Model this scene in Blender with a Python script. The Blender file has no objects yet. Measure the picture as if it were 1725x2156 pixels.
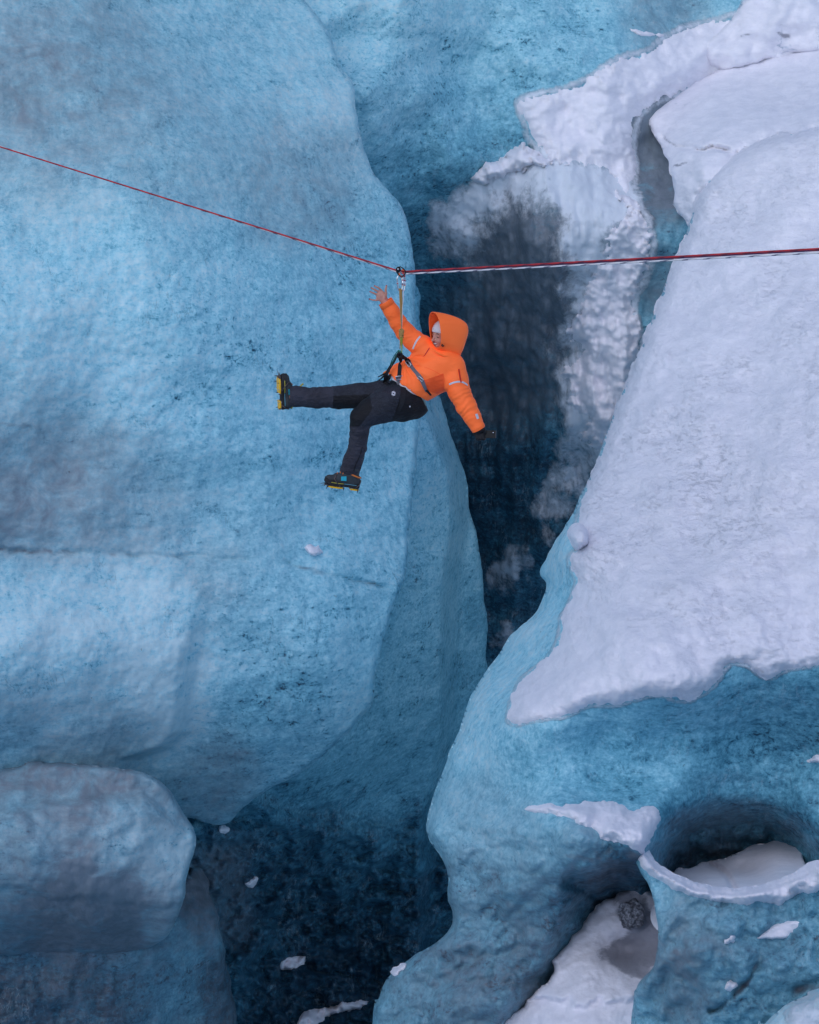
import bpy, math, random
import numpy as np
from mathutils import Vector, Matrix
rnd = random.Random(7)
S_ = bpy.context.scene
R = math.radians
# ------------------------------------------------------------------ camera, light, exposure
PITCH = 12.0
CAMP = np.array([0.0, -20*math.cos(R(PITCH)), 20*math.sin(R(PITCH))])
LENS = 57.8
cd = bpy.data.cameras.new('camera'); cam = bpy.data.objects.new('camera', cd)
S_.collection.objects.link(cam); S_.camera = cam
cam.location = CAMP; cam.rotation_euler = (R(90-PITCH), 0, 0)
cd.sensor_fit = 'VERTICAL'; cd.sensor_height = 24; cd.sensor_width = 24; cd.lens = LENS
cd.clip_start = .1; cd.clip_end = 500
W = bpy.data.worlds.new("World"); S_.world = W; W.use_nodes = True
SUN_EL, SUN_AZ = 42, 205          # azimuth clockwise from +Y (behind the photographer, slightly left)
nt = W.node_tree; bg = nt.nodes['Background']
sky = nt.nodes.new('ShaderNodeTexSky'); sky.sky_type = 'NISHITA'; sky.sun_disc = False
sky.sun_elevation = R(SUN_EL); sky.sun_rotation = R(SUN_AZ)
sky.air_density = 1.0; sky.dust_density = .6; sky.ozone_density = 2.0
nt.links.new(sky.outputs[0], bg.inputs[0]); bg.inputs[1].default_value = .145
sl = bpy.data.lights.new('sun', 'SUN'); so = bpy.data.objects.new('sun', sl); S_.collection.objects.link(so)
sl.energy = .75; sl.angle = R(70); sl.color = (1.0, .93, .92)
sd = Vector((math.sin(R(SUN_AZ))*math.cos(R(SUN_EL)), math.cos(R(SUN_AZ))*math.cos(R(SUN_EL)), math.sin(R(SUN_EL))))
so.rotation_euler = sd.to_track_quat('Z', 'Y').to_euler()
S_.view_settings.view_transform = 'Standard'; S_.view_settings.look = 'None'
S_.view_settings.gamma = 1; S_.view_settings.use_curve_mapping = False
S_.view_settings.exposure = 0.14
S_.cycles.max_bounces = 6; S_.cycles.diffuse_bounces = 4

# ------------------------------------------------------------------ measuring helpers (photo point + distance -> place in the world)
SC = 2156*LENS/24
cp, sp = math.cos(R(PITCH)), math.sin(R(PITCH))
def at(px, py, Y):
    px = np.asarray(px, float); py = np.asarray(py, float); Y = np.asarray(Y, float)
    a = (px-862.5)/SC; b = -(py-1078)/SC
    dy = cp + b*sp; dz = -sp + b*cp
    t = (Y-CAMP[1])/dy
    return np.stack([a*t, CAMP[1]+dy*t, CAMP[2]+dz*t], -1)

def _hash(ix, iy, seed):
    h = (ix.astype(np.int64)*374761393 + iy.astype(np.int64)*668265263 + seed*1442695041) & 0xffffffff
    h = ((h ^ (h >> 13))*1274126177) & 0xffffffff
    h = h ^ (h >> 16)
    return h.astype(float)/0xffffffff*2*np.pi
def perlin(x, y, seed=0):
    x0 = np.floor(x); y0 = np.floor(y); fx = x-x0; fy = y-y0
    u = fx*fx*fx*(fx*(fx*6-15)+10); v = fy*fy*fy*(fy*(fy*6-15)+10)
    def g(i, j):
        a = _hash(x0+i, y0+j, seed); return np.cos(a)*(fx-i)+np.sin(a)*(fy-j)
    return ((g(0,0)*(1-u)+g(1,0)*u)*(1-v)+(g(0,1)*(1-u)+g(1,1)*u)*v)*1.5
def fbm(x, y, s, octv=4, seed=0, gain=.5, sy=None):
    r = 0; a = 1; sy = sy or s
    for o in range(octv):
        r = r + a*perlin(x/s*2**o+o*17.3, y/sy*2**o+o*9.1, seed+o); a *= gain
    return r
def sstep(a, b, x):
    t = np.clip((x-a)/(b-a), 0, 1); return t*t*(3-2*t)
def catmull(P, step=6, closed=True):
    P = np.array(P, float); n = len(P); out = []
    rng = range(n) if closed else range(n-1)
    for i in rng:
        if closed: a, b, c, d = P[(i-1) % n], P[i], P[(i+1) % n], P[(i+2) % n]
        else: a, b, c, d = P[max(i-1, 0)], P[i], P[i+1], P[min(i+2, n-1)]
        m = max(1, int(np.linalg.norm(c-b)/step))
        t = (np.arange(m)/m)[:, None]
        out.append(.5*((2*b)+(-a+c)*t+(2*a-5*b+4*c-d)*t*t+(-a+3*b-3*c+d)*t**3))
    if not closed: out.append(P[-1:])
    return np.concatenate(out)
def jitter(P, amp, seed, s=40, hard=0):
    T = np.roll(P, -1, 0)-np.roll(P, 1, 0); L = np.linalg.norm(T, axis=1, keepdims=True)+1e-9
    N = np.stack([T[:, 1], -T[:, 0]], 1)/L
    a = fbm(P[:, 0], P[:, 1], s, 5, seed, .55)
    return P + N*(a*amp)[:, None]
def segdist(A, B, x, y, want=False):
    """distance of points to a set of segments, with nearest points"""
    n = x.size; xf = x.ravel(); yf = y.ravel()
    best = np.full(n, 1e18); bx = np.zeros(n); by = np.zeros(n)
    for k0 in range(0, n, 20000):
        sl_ = slice(k0, min(n, k0+20000)); X = xf[sl_][:, None]; Y = yf[sl_][:, None]
        d = B-A; L2 = (d**2).sum(1)+1e-12
        t = np.clip(((X-A[:, 0])*d[:, 0]+(Y-A[:, 1])*d[:, 1])/L2, 0, 1)
        qx = A[:, 0]+t*d[:, 0]; qy = A[:, 1]+t*d[:, 1]
        D = (X-qx)**2+(Y-qy)**2; i = D.argmin(1); ar = np.arange(len(i))
        best[sl_] = D[ar, i]; bx[sl_] = qx[ar, i]; by[sl_] = qy[ar, i]
    r = np.sqrt(best).reshape(x.shape)
    if want: return r, bx.reshape(x.shape), by.reshape(x.shape)
    return r
def inside(P, x, y):
    c = np.zeros(x.shape, bool); Q = np.roll(P, -1, 0)
    for (x0, y0), (x1, y1) in zip(P, Q):
        if y0 == y1: continue
        m = ((y0 > y) != (y1 > y)) & (x < (x1-x0)*(y-y0)/(y1-y0)+x0)
        c ^= m
    return c
def sdf(P, x, y, want=False):
    r = segdist(P, np.roll(P, -1, 0), x, y, want)
    s = np.where(inside(P, x, y), 1., -1.)
    if want: return r[0]*s, r[1], r[2]
    return r*s
def linedist(pts, x, y):
    P = catmull(pts, 12, False); return segdist(P[:-1], P[1:], x, y)
class TPS:
    def __init__(s, pts, smooth=1e-3):
        P = np.array(pts, float); s.c = P[:, :2]/1000; v = P[:, 2]; n = len(P)
        r = np.linalg.norm(s.c[:, None]-s.c[None], axis=2); K = r*r*np.log(r+1e-9)+np.eye(n)*smooth
        A = np.zeros((n+3, n+3)); A[:n, :n] = K; A[:n, n] = 1; A[:n, n+1:] = s.c; A[n, :n] = 1; A[n+1:, :n] = s.c.T
        s.w = np.linalg.solve(A, np.concatenate([v, [0, 0, 0]])); s.n = n; s.lo = v.min(); s.hi = v.max()
    def __call__(s, x, y):
        x = x/1000; y = y/1000
        r = s.w[s.n]+s.w[s.n+1]*x+s.w[s.n+2]*y
        for (a, b), w in zip(s.c, s.w[:s.n]):
            q = (x-a)**2+(y-b)**2; r = r+w*.5*q*np.log(q+1e-18)
        return np.clip(r, s.lo-.8, s.hi+.8)
def blobs(x, y, L, base=0, fine=1.):
    """Shepard blend of soft blobs (x, y, radius, value)"""
    w = np.full(x.shape, .08); v = w*base
    wx = x+fbm(x, y, 90, 3, 91)*28*fine; wy = y+fbm(x, y, 90, 3, 55)*28*fine
    for (a, b, r, val) in L:
        rx, ry = r if isinstance(r, tuple) else (r, r)
        k = np.exp(-(((wx-a)/rx)**2+((wy-b)/ry)**2)); w = w+k; v = v+k*val
    return v/w

# ------------------------------------------------------------------ materials
class NB:
    def __init__(s, name):
        s.m = bpy.data.materials.new(name); s.m.use_nodes = True; s.t = s.m.node_tree
        s.p = s.t.nodes['Principled BSDF']; s.out = s.t.nodes['Material Output']
        s.tc = s.t.nodes.new('ShaderNodeTexCoord').outputs['Object']
    def n(s, typ, **k):
        nd = s.t.nodes.new(typ)
        for a, b in k.items(): setattr(nd, a, b)
        return nd
    def inp(s, sock, v):
        if v is None: return
        if hasattr(v, 'is_output') or isinstance(v, bpy.types.NodeSocket): s.t.links.new(v, sock)
        else: sock.default_value = v
    def mapv(s, scale=(1,1,1), rot=(0,0,0), src=None, loc=(0,0,0)):
        nd = s.n('ShaderNodeMapping'); s.inp(nd.inputs[0], src or s.tc)
        nd.inputs['Scale'].default_value = scale; nd.inputs['Rotation'].default_value = rot; nd.inputs['Location'].default_value = loc
        return nd.outputs[0]
    def noise(s, scale, detail=4, rough=.5, vec=None, dist=0):
        nd = s.n('ShaderNodeTexNoise'); s.inp(nd.inputs['Vector'], vec or s.tc)
        nd.inputs['Scale'].default_value = scale; nd.inputs['Detail'].default_value = detail
        nd.inputs['Roughness'].default_value = rough; nd.inputs['Distortion'].default_value = dist
        return nd.outputs[0]
    def vor(s, scale, vec=None, feature='F1', smooth=None):
        nd = s.n('ShaderNodeTexVoronoi', feature=feature); s.inp(nd.inputs['Vector'], vec or s.tc)
        nd.inputs['Scale'].default_value = scale
        if feature == 'SMOOTH_F1' and smooth is not None: nd.inputs['Smoothness'].default_value = smooth
        return nd.outputs[0]
    def math(s, op, a, b=0., c=0., clamp=False):
        nd = s.n('ShaderNodeMath', operation=op, use_clamp=clamp)
        s.inp(nd.inputs[0], a); s.inp(nd.inputs[1], b); s.inp(nd.inputs[2], c); return nd.outputs[0]
    def ramp(s, f, stops, interp='LINEAR'):
        nd = s.n('ShaderNodeValToRGB'); s.inp(nd.inputs[0], f); nd.color_ramp.interpolation = interp
        e = nd.color_ramp.elements
        while len(e) < len(stops): e.new(.5)
        for k, (p, c) in zip(e, stops):
            k.position = p; k.color = (c, c, c, 1) if isinstance(c, (int, float)) else (*c, 1)
        return nd.outputs[0]
    def step(s, f, a, b):
        nd = s.n('ShaderNodeMapRange', interpolation_type='SMOOTHSTEP'); s.inp(nd.inputs[0], f)
        nd.inputs[1].default_value = a; nd.inputs[2].default_value = b; return nd.outputs[0]
    def mix(s, f, a, b, typ='MIX'):
        nd = s.n('ShaderNodeMix', data_type='RGBA', blend_type=typ, clamp_factor=True)
        s.inp(nd.inputs[0], f)
        for i, v in ((6, a), (7, b)):
            s.inp(nd.inputs[i], (*v, 1) if isinstance(v, tuple) and len(v) == 3 else v)
        return nd.outputs[2]
    def attr(s, name): return s.n('ShaderNodeAttribute', attribute_name=name).outputs['Fac']
    def bump(s, h, dist, strength=1., normal=None):
        nd = s.n('ShaderNodeBump'); s.inp(nd.inputs['Height'], h); nd.inputs['Distance'].default_value = dist
        nd.inputs['Strength'].default_value = strength
        if normal: s.inp(nd.inputs['Normal'], normal)
        return nd.outputs[0]
    def done(s, col=None, rough=None, normal=None, **k):
        if col is not None: s.inp(s.p.inputs['Base Color'], (*col, 1) if isinstance(col, tuple) and len(col) == 3 else col)
        if rough is not None: s.inp(s.p.inputs['Roughness'], rough)
        if normal: s.inp(s.p.inputs['Normal'], normal)
        for a, b in k.items(): s.inp(s.p.inputs[a.replace('_', ' ')], b)
        return s.m
def ice_material():
    b = NB('glacier_ice')
    clear_shade = b.attr('clear_shade'); dirt = b.attr('dirt'); frost = b.attr('frost'); grain = b.attr('grain')
    v1 = b.mapv((1, 1, 1.35), (0, R(24), 0))
    n0 = b.noise(.55, 5, .6, v1, .4)
    n1 = b.noise(1.9, 6, .68, v1, .8)
    n2 = b.noise(7.0, 7, .66, b.mapv((.75, 1, 1.8), (0, R(-14), 0)), .9)
    n3 = b.noise(34, 5, .62)
    # kind of ice and painted shade: milky and full of bubbles (0) to clear and dark (1)
    f = b.math('ADD', clear_shade, b.math('MULTIPLY', b.math('SUBTRACT', n0, .5), .22))
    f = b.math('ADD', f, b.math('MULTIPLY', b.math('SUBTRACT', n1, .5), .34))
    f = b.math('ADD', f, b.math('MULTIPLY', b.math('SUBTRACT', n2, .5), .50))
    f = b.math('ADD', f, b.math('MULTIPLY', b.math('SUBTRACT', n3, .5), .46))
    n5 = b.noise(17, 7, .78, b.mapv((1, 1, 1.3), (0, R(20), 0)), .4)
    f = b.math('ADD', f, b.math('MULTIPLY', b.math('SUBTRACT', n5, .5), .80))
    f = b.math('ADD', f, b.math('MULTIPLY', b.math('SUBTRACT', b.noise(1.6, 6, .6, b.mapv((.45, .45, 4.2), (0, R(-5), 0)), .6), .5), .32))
    # clear windows: clusters of small dark blue flecks
    clus = b.step(n1, .50, .66)
    fl = b.math('MULTIPLY', b.math('MULTIPLY', b.step(n2, .50, .70), b.step(n3, .38, .62)), clus)
    fl2 = b.math('MULTIPLY', b.step(b.noise(15, 6, .68, b.mapv((.8, 1, 1.5), (0, R(30), 0)), 1.), .52, .70), b.math('MULTIPLY', b.step(n0, .42, .6), b.step(n3, .36, .6)))
    fl = b.math('ADD', b.math('MULTIPLY', fl, .75), b.math('MULTIPLY', fl2, .5))
    f = b.math('ADD', f, b.math('MULTIPLY', fl, grain))
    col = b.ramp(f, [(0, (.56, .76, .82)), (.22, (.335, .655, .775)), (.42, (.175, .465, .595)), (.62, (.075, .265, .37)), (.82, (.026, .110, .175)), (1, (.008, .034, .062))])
    sv_ = b.mapv((3.4, 1, .8), (0, R(-38), 0))
    st1 = b.math('SUBTRACT', 1., b.step(b.math('ABSOLUTE', b.math('SUBTRACT', b.noise(4.2, 5, .6, sv_, .5), .5)), .0, .022))
    st1 = b.math('MULTIPLY', st1, b.step(b.noise(2.7, 4, .6), .50, .66))
    col = b.mix(b.math('MULTIPLY', st1, .30), col, (.60, .74, .82))
    st2 = b.math('SUBTRACT', 1., b.step(b.math('ABSOLUTE', b.math('SUBTRACT', b.noise(3.1, 6, .62, b.mapv((2.6, 1, .8), (0, R(-44), 0), loc=(7, 3, 1)), .7), .5)), .0, .016))
    st2 = b.math('MULTIPLY', st2, b.step(n1, .52, .64))
    col = b.mix(b.math('MULTIPLY', st2, .45), col, (.045, .12, .17))
    # grey silt frozen in
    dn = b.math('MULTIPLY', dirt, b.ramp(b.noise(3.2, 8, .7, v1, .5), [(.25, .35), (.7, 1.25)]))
    lumi = b.math('ADD', b.math('MULTIPLY', clear_shade, -.8), 1.0, clamp=True)
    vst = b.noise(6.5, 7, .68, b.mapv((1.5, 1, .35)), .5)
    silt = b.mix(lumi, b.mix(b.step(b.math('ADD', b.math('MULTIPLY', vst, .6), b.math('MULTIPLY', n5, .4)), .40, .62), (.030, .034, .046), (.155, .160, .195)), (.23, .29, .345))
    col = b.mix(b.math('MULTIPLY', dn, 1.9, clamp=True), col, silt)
    # specks of rock dust
    sp1 = b.math('MULTIPLY', b.step(b.noise(20, 4, .6, b.mapv((1.2, 1, .8))), .66, .70), b.step(b.noise(1.5, 5, .6), .60, .68))
    col = b.mix(b.math('MULTIPLY', sp1, .8), col, (.045, .042, .045))
    # frost and wind-blown snow stuck to the ice
    sv = b.mapv((1.15, 1, .8))
    fn = b.math('ADD', b.math('MULTIPLY', b.noise(3.2, 8, .72, sv, .3), .55), b.math('MULTIPLY', b.noise(14, 6, .72), .45))
    ff = b.math('ADD', frost, b.math('MULTIPLY', b.math('SUBTRACT', fn, .5), 1.9))
    fr = b.step(ff, .26, .84)
    col = b.mix(b.math('MULTIPLY', fr, .93), col, (.70, .75, .83))
    h1 = b.noise(4.2, 6, .6, b.mapv((1.2, 1, .7), (0, R(35), 0)), .5)
    h2 = b.vor(7.5, b.mapv((1.2, 1, .55), (0, R(38), 0), src=None), 'SMOOTH_F1', .5)
    h3 = b.noise(24, 6, .62)
    hh = b.math('ADD', b.math('MULTIPLY', h1, .017), b.math('MULTIPLY', h2, .012))
    hh = b.math('ADD', hh, b.math('MULTIPLY', h3, .0035)); hh = b.math('ADD', hh, b.math('MULTIPLY', fr, .018))
    nm = b.bump(hh, 1., 1.)
    ro = b.mix(fr, b.ramp(n2, [(.3, .30), (.7, .55)]), (.8, .8, .8))
    return b.done(col, ro, nm, IOR=1.31, Specular_IOR_Level=.42)
def snow_material():
    b = NB('snow')
    crust = b.attr('crust'); clear_shade = b.attr('clear_shade'); dirt = b.attr('dirt')
    v = b.mapv((.62, .62, 1.5), (0, R(-8), 0))
    n1 = b.noise(8, 7, .66, v, .3); n2 = b.noise(24, 5, .66, v, .2); n3 = b.noise(55, 4, .6)
    col = b.mix(b.step(n1, .35, .65), (.78, .775, .85), (.87, .855, .925))
    # open pits of the melt crust show bluer, denser firn
    pit = b.math('MULTIPLY', b.step(n2, .56, .70), crust)
    col = b.mix(b.math('MULTIPLY', pit, .09), col, (.42, .50, .64))
    ca = b.noise(17, 6, .74, b.mapv((.62, .62, 1.8), (0, R(-7), 0)), .35)
    crk = b.math('MULTIPLY', b.math('SUBTRACT', 1., b.step(ca, .30, .50)), b.math('MULTIPLY', b.step(b.noise(1.3, 5, .65), .32, .66), crust))
    col = b.mix(b.math('MULTIPLY', crk, .12, clamp=True), col, (.42, .50, .62))
    ic = b.math('ADD', clear_shade, b.math('MULTIPLY', b.math('SUBTRACT', b.noise(3.5, 9, .7, None, .5), .5), 1.9))
    icf = b.step(ic, .42, .72)
    icecol = b.mix(b.step(b.noise(9, 7, .7), .35, .65), (.09, .19, .29), (.26, .40, .52))
    col = b.mix(icf, col, icecol)
    dn = b.math('ADD', dirt, b.math('MULTIPLY', b.math('SUBTRACT', b.noise(8, 8, .72, b.mapv((.7, 1, 1.6), (0, R(35), 0)), .5), .5), 1.6))
    df = b.step(dn, .4, .9)
    col = b.mix(b.math('MULTIPLY', df, .8), col, (.21, .215, .26))
    hb = b.math('MULTIPLY', b.math('ADD', n1, b.math('MULTIPLY', n2, .45)), crust)
    hs = b.math('ADD', b.math('MULTIPLY', b.math('SUBTRACT', hb, b.math('MULTIPLY', crk, .22)), .030), b.math('MULTIPLY', b.noise(9, 4, .6), .007))
    nm = b.bump(b.math('ADD', hs, b.math('MULTIPLY', n3, .0035)), 1., 1.)
    ro = b.mix(icf, (.75, .75, .75), (.35, .35, .35))
    return b.done(col, ro, nm, Specular_IOR_Level=.3)
ICE = ice_material(); SNOW = snow_material()

# ------------------------------------------------------------------ building the ice masses
def link(o): S_.collection.objects.link(o); return o
def newmesh(name, V, F, mat, smooth=True, parent=None):
    me = bpy.data.meshes.new(name)
    V = np.asarray(V, float); 
    if isinstance(F, np.ndarray) and F.ndim == 2:
        k = F.shape[1]; me.vertices.add(len(V)); me.vertices.foreach_set('co', V.ravel())
        me.loops.add(F.size); me.loops.foreach_set('vertex_index', F.ravel().astype(np.int32))
        me.polygons.add(len(F)); me.polygons.foreach_set('loop_start', np.arange(0, F.size, k, dtype=np.int32))
        me.update(calc_edges=True); me.validate()
    else:
        me.from_pydata([tuple(v) for v in V], [], [tuple(f) for f in F]); me.update()
    if smooth: me.polygons.foreach_set('use_smooth', np.ones(len(me.polygons), bool))
    mats = mat if isinstance(mat, (list, tuple)) else [mat]
    for m in mats: me.materials.append(m)
    o = bpy.data.objects.new(name, me); link(o)
    if parent is not None: o.parent = parent
    return o
def axis(a, b, step, lo, hi):
    """grid lines: fine between lo and hi, growing outside"""
    mid = list(np.arange(max(a, lo), min(b, hi)+.1, step)); L = []; x = mid[0]; s = step
    while x > a: s *= 1.18; x -= s; L.append(x)
    Rr = []; x = mid[-1]; s = step
    while x < b: s *= 1.18; x += s; Rr.append(x)
    return np.array(L[::-1]+mid+Rr)
class Ice:
    """one body of ice: outline and depth; everything is evaluated in world scale"""
    def __init__(s, name, outline, depth, mat, jit=2.5, jits=50, edge=(60, .5), noise=((260, .22), (70, .05), (22, .012)), seed=1,
                 feats=None, clear_shade=None, dirt=None, frost=None, grain=None, crust=None, step=4., skirt=2.5, on=None, thick=None, base=(0, 0, 0, 1, 1), lump=0, rag=9):
        s.rag = rag
        s.P = jitter(catmull(outline, 6), jit, seed*31, jits) if outline is not None else None
        s.depthf = TPS(depth) if isinstance(depth, list) else depth
        s.edge = edge; s.noise = noise; s.seed = seed; s.feats = feats; s.on = on; s.thick = thick; s.lump = lump
        s.name = name; s.mat = mat; s.step = step; s.skirt = skirt
        s.paint = dict(clear_shade=(clear_shade or [], base[0]), dirt=(dirt or [], base[1]), frost=(frost or [], base[2]), grain=(grain or [], base[3]), crust=(crust or [], base[4]))
    def depth(s, x, y, d=None):
        if s.on is not None:
            if d is None: d = sdf(s.P, x, y)
            Y = s.on.depth(x, y)
            w, t = s.thick
            d = d+(np.abs(fbm(x, y, 34, 4, s.seed*5+1, .6))*1.2-.42)*s.rag+fbm(x, y, 11, 2, s.seed*5+2)*s.rag*.3
            pr = np.clip(d/w, 0, 1); pr = pr*(1.6-.6*pr)-np.clip(-d/4, 0, 1)*.12/t
            n = fbm(x, y, 60, 4, s.seed*7+3)*.35+1
            Y = Y + .02 - pr*t*n
            if s.lump: Y = Y - pr*s.lump*np.abs(fbm(x, y, 42, 3, s.seed+50))*1.3
            for (sc, am) in s.noise: Y = Y+fbm(x, y, sc, 2, s.seed*11)*am*pr
            return Y
        Y = s.depthf(x, y)
        for k, (sc, am) in enumerate(s.noise):
            Y = Y+fbm(x+y*.35, y-x*.2, sc, 2, s.seed*13+k)*am
        if s.feats: Y = s.feats(x, y, Y)
        if s.P is not None:
            if d is None: d = sdf(s.P, x, y)
            w, e = s.edge
            q = 1-np.clip(d/w, 0, 1); Y = Y+e*(1-np.sqrt(np.clip(1-q*q, 0, 1)))
        return Y
    def build(s, x0, x1, y0, y1, kind='structure', **props):
        if s.P is not None:
            x0 = max(x0, s.P[:, 0].min()-10); x1 = min(x1, s.P[:, 0].max()+10)
            y0 = max(y0, s.P[:, 1].min()-10); y1 = min(y1, s.P[:, 1].max()+10)
        gx = axis(x0, x1, s.step, -40, 1765); gy = axis(y0, y1, s.step, -40, 2196)
        X, Yp = np.meshgrid(gx, gy); ny, nx = X.shape
        idx = np.arange(ny*nx).reshape(ny, nx)
        Q = np.stack([idx[:-1, :-1], idx[1:, :-1], idx[1:, 1:], idx[:-1, 1:]], -1).reshape(-1, 4)
        d = None
        if s.P is not None:
            d, bx, by = sdf(s.P, X, Yp, True)
            ins = (d > 0).ravel()
            Q = Q[ins[Q].any(1)]
            out = d <= 0
            near = (d > 0) & (d < s.step*.35)          # pull near vertices onto the rim for a clean edge
            X = np.where(out | near, bx, X); Yp = np.where(out | near, by, Yp); d = np.where(out | near, 0, d)
        used = np.unique(Q); remap = -np.ones(ny*nx, int); remap[used] = np.arange(len(used)); Q = remap[Q]
        x = X.ravel()[used]; y = Yp.ravel()[used]; dd = d.ravel()[used] if d is not None else None
        D = s.depth(x, y, dd)
        V = at(x, y, D)
        # skirt: the sides run back into the glacier
        if s.skirt:
            E = np.concatenate([Q[:, [0, 1]], Q[:, [1, 2]], Q[:, [2, 3]], Q[:, [3, 0]]])
            key = np.sort(E, 1); k = key[:, 0]*(len(V)+1)+key[:, 1]
            u, inv, cnt = np.unique(k, return_inverse=True, return_counts=True)
            B = E[cnt[inv] == 1]
            bv = np.unique(B); m = {v: i for i, v in enumerate(bv)}
            # inward direction from the rim
            if s.P is not None:
                eps = 14.; gxn = sdf(s.P, x[bv]+eps, y[bv])-sdf(s.P, x[bv]-eps, y[bv]); gyn = sdf(s.P, x[bv], y[bv]+eps)-sdf(s.P, x[bv], y[bv]-eps)
                L = np.hypot(gxn, gyn)+1e-6; gxn /= L; gyn /= L
            else: gxn = gyn = np.zeros(len(bv))
            prev = bv; rings = [V]; base = len(V); xs = [x]; ys = [y]
            for (t, sh) in ((.12, 3), (.4, 9), (1., 22)):
                nv = at(x[bv]+gxn*sh*s.skirt/1.5, y[bv]+gyn*sh*s.skirt/1.5, D[bv]+t*s.skirt); rings.append(nv); xs.append(x[bv]); ys.append(y[bv])
                cur = np.arange(base, base+len(bv)); base += len(bv)
                pi = np.array([m[a] for a in B[:, 0]]); pj = np.array([m[a] for a in B[:, 1]])
                Q = np.concatenate([Q, np.stack([prev[pj], prev[pi], cur[pi], cur[pj]], -1)]); prev = cur
            V = np.concatenate(rings); x = np.concatenate(xs); y = np.concatenate(ys)
        o = newmesh(s.name, V, Q, s.mat)
        me = o.data
        for nme, (L, bs) in s.paint.items():
            if nme in ('frost', 'grain') and s.mat is SNOW: continue
            if nme == 'crust' and s.mat is ICE: continue
            val = L(x, y, bs) if callable(L) else blobs(x, y, L, bs)
            at_ = me.attributes.new(nme, 'FLOAT', 'POINT')
            v = np.zeros(len(me.vertices)); v[:] = val if np.ndim(val) else val
            at_.data.foreach_set('value', v.astype(np.float32))
        if kind: o['kind'] = kind
        for a, b in props.items(): o[a] = b
        s.obj = o
        return o
def groove(x, y, Y, pts, w, depth):
    x = x+fbm(x, y, 30, 3, 8)*5; y = y+fbm(x, y, 36, 3, 9)*5
    return Y+depth*np.exp(-(linedist(pts, x, y)/w)**2)*np.clip(.6+1.2*fbm(x, y, 90, 2, 10), .1, 1.2)
def gauss(x, y, a, b, rx, ry): return np.exp(-(((x-a)/rx)**2+((y-b)/ry)**2))
def lineblob(lines):
    """attribute function: blobs plus narrow streaks following polylines"""
    def f(L):
        def g(x, y, bs):
            v = blobs(x, y, L, bs)
            x2 = x+fbm(x, y, 30, 3, 8)*5; y2 = y+fbm(x2, y, 36, 3, 9)*5; k = np.clip(.45+1.3*fbm(x, y, 70, 3, 12), 0, 1.1)
            for pts, w, val in lines: v = np.maximum(v, val*k*np.exp(-(linedist(pts, x2, y2)/w)**2))
            return v
        return g
    return f

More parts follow.
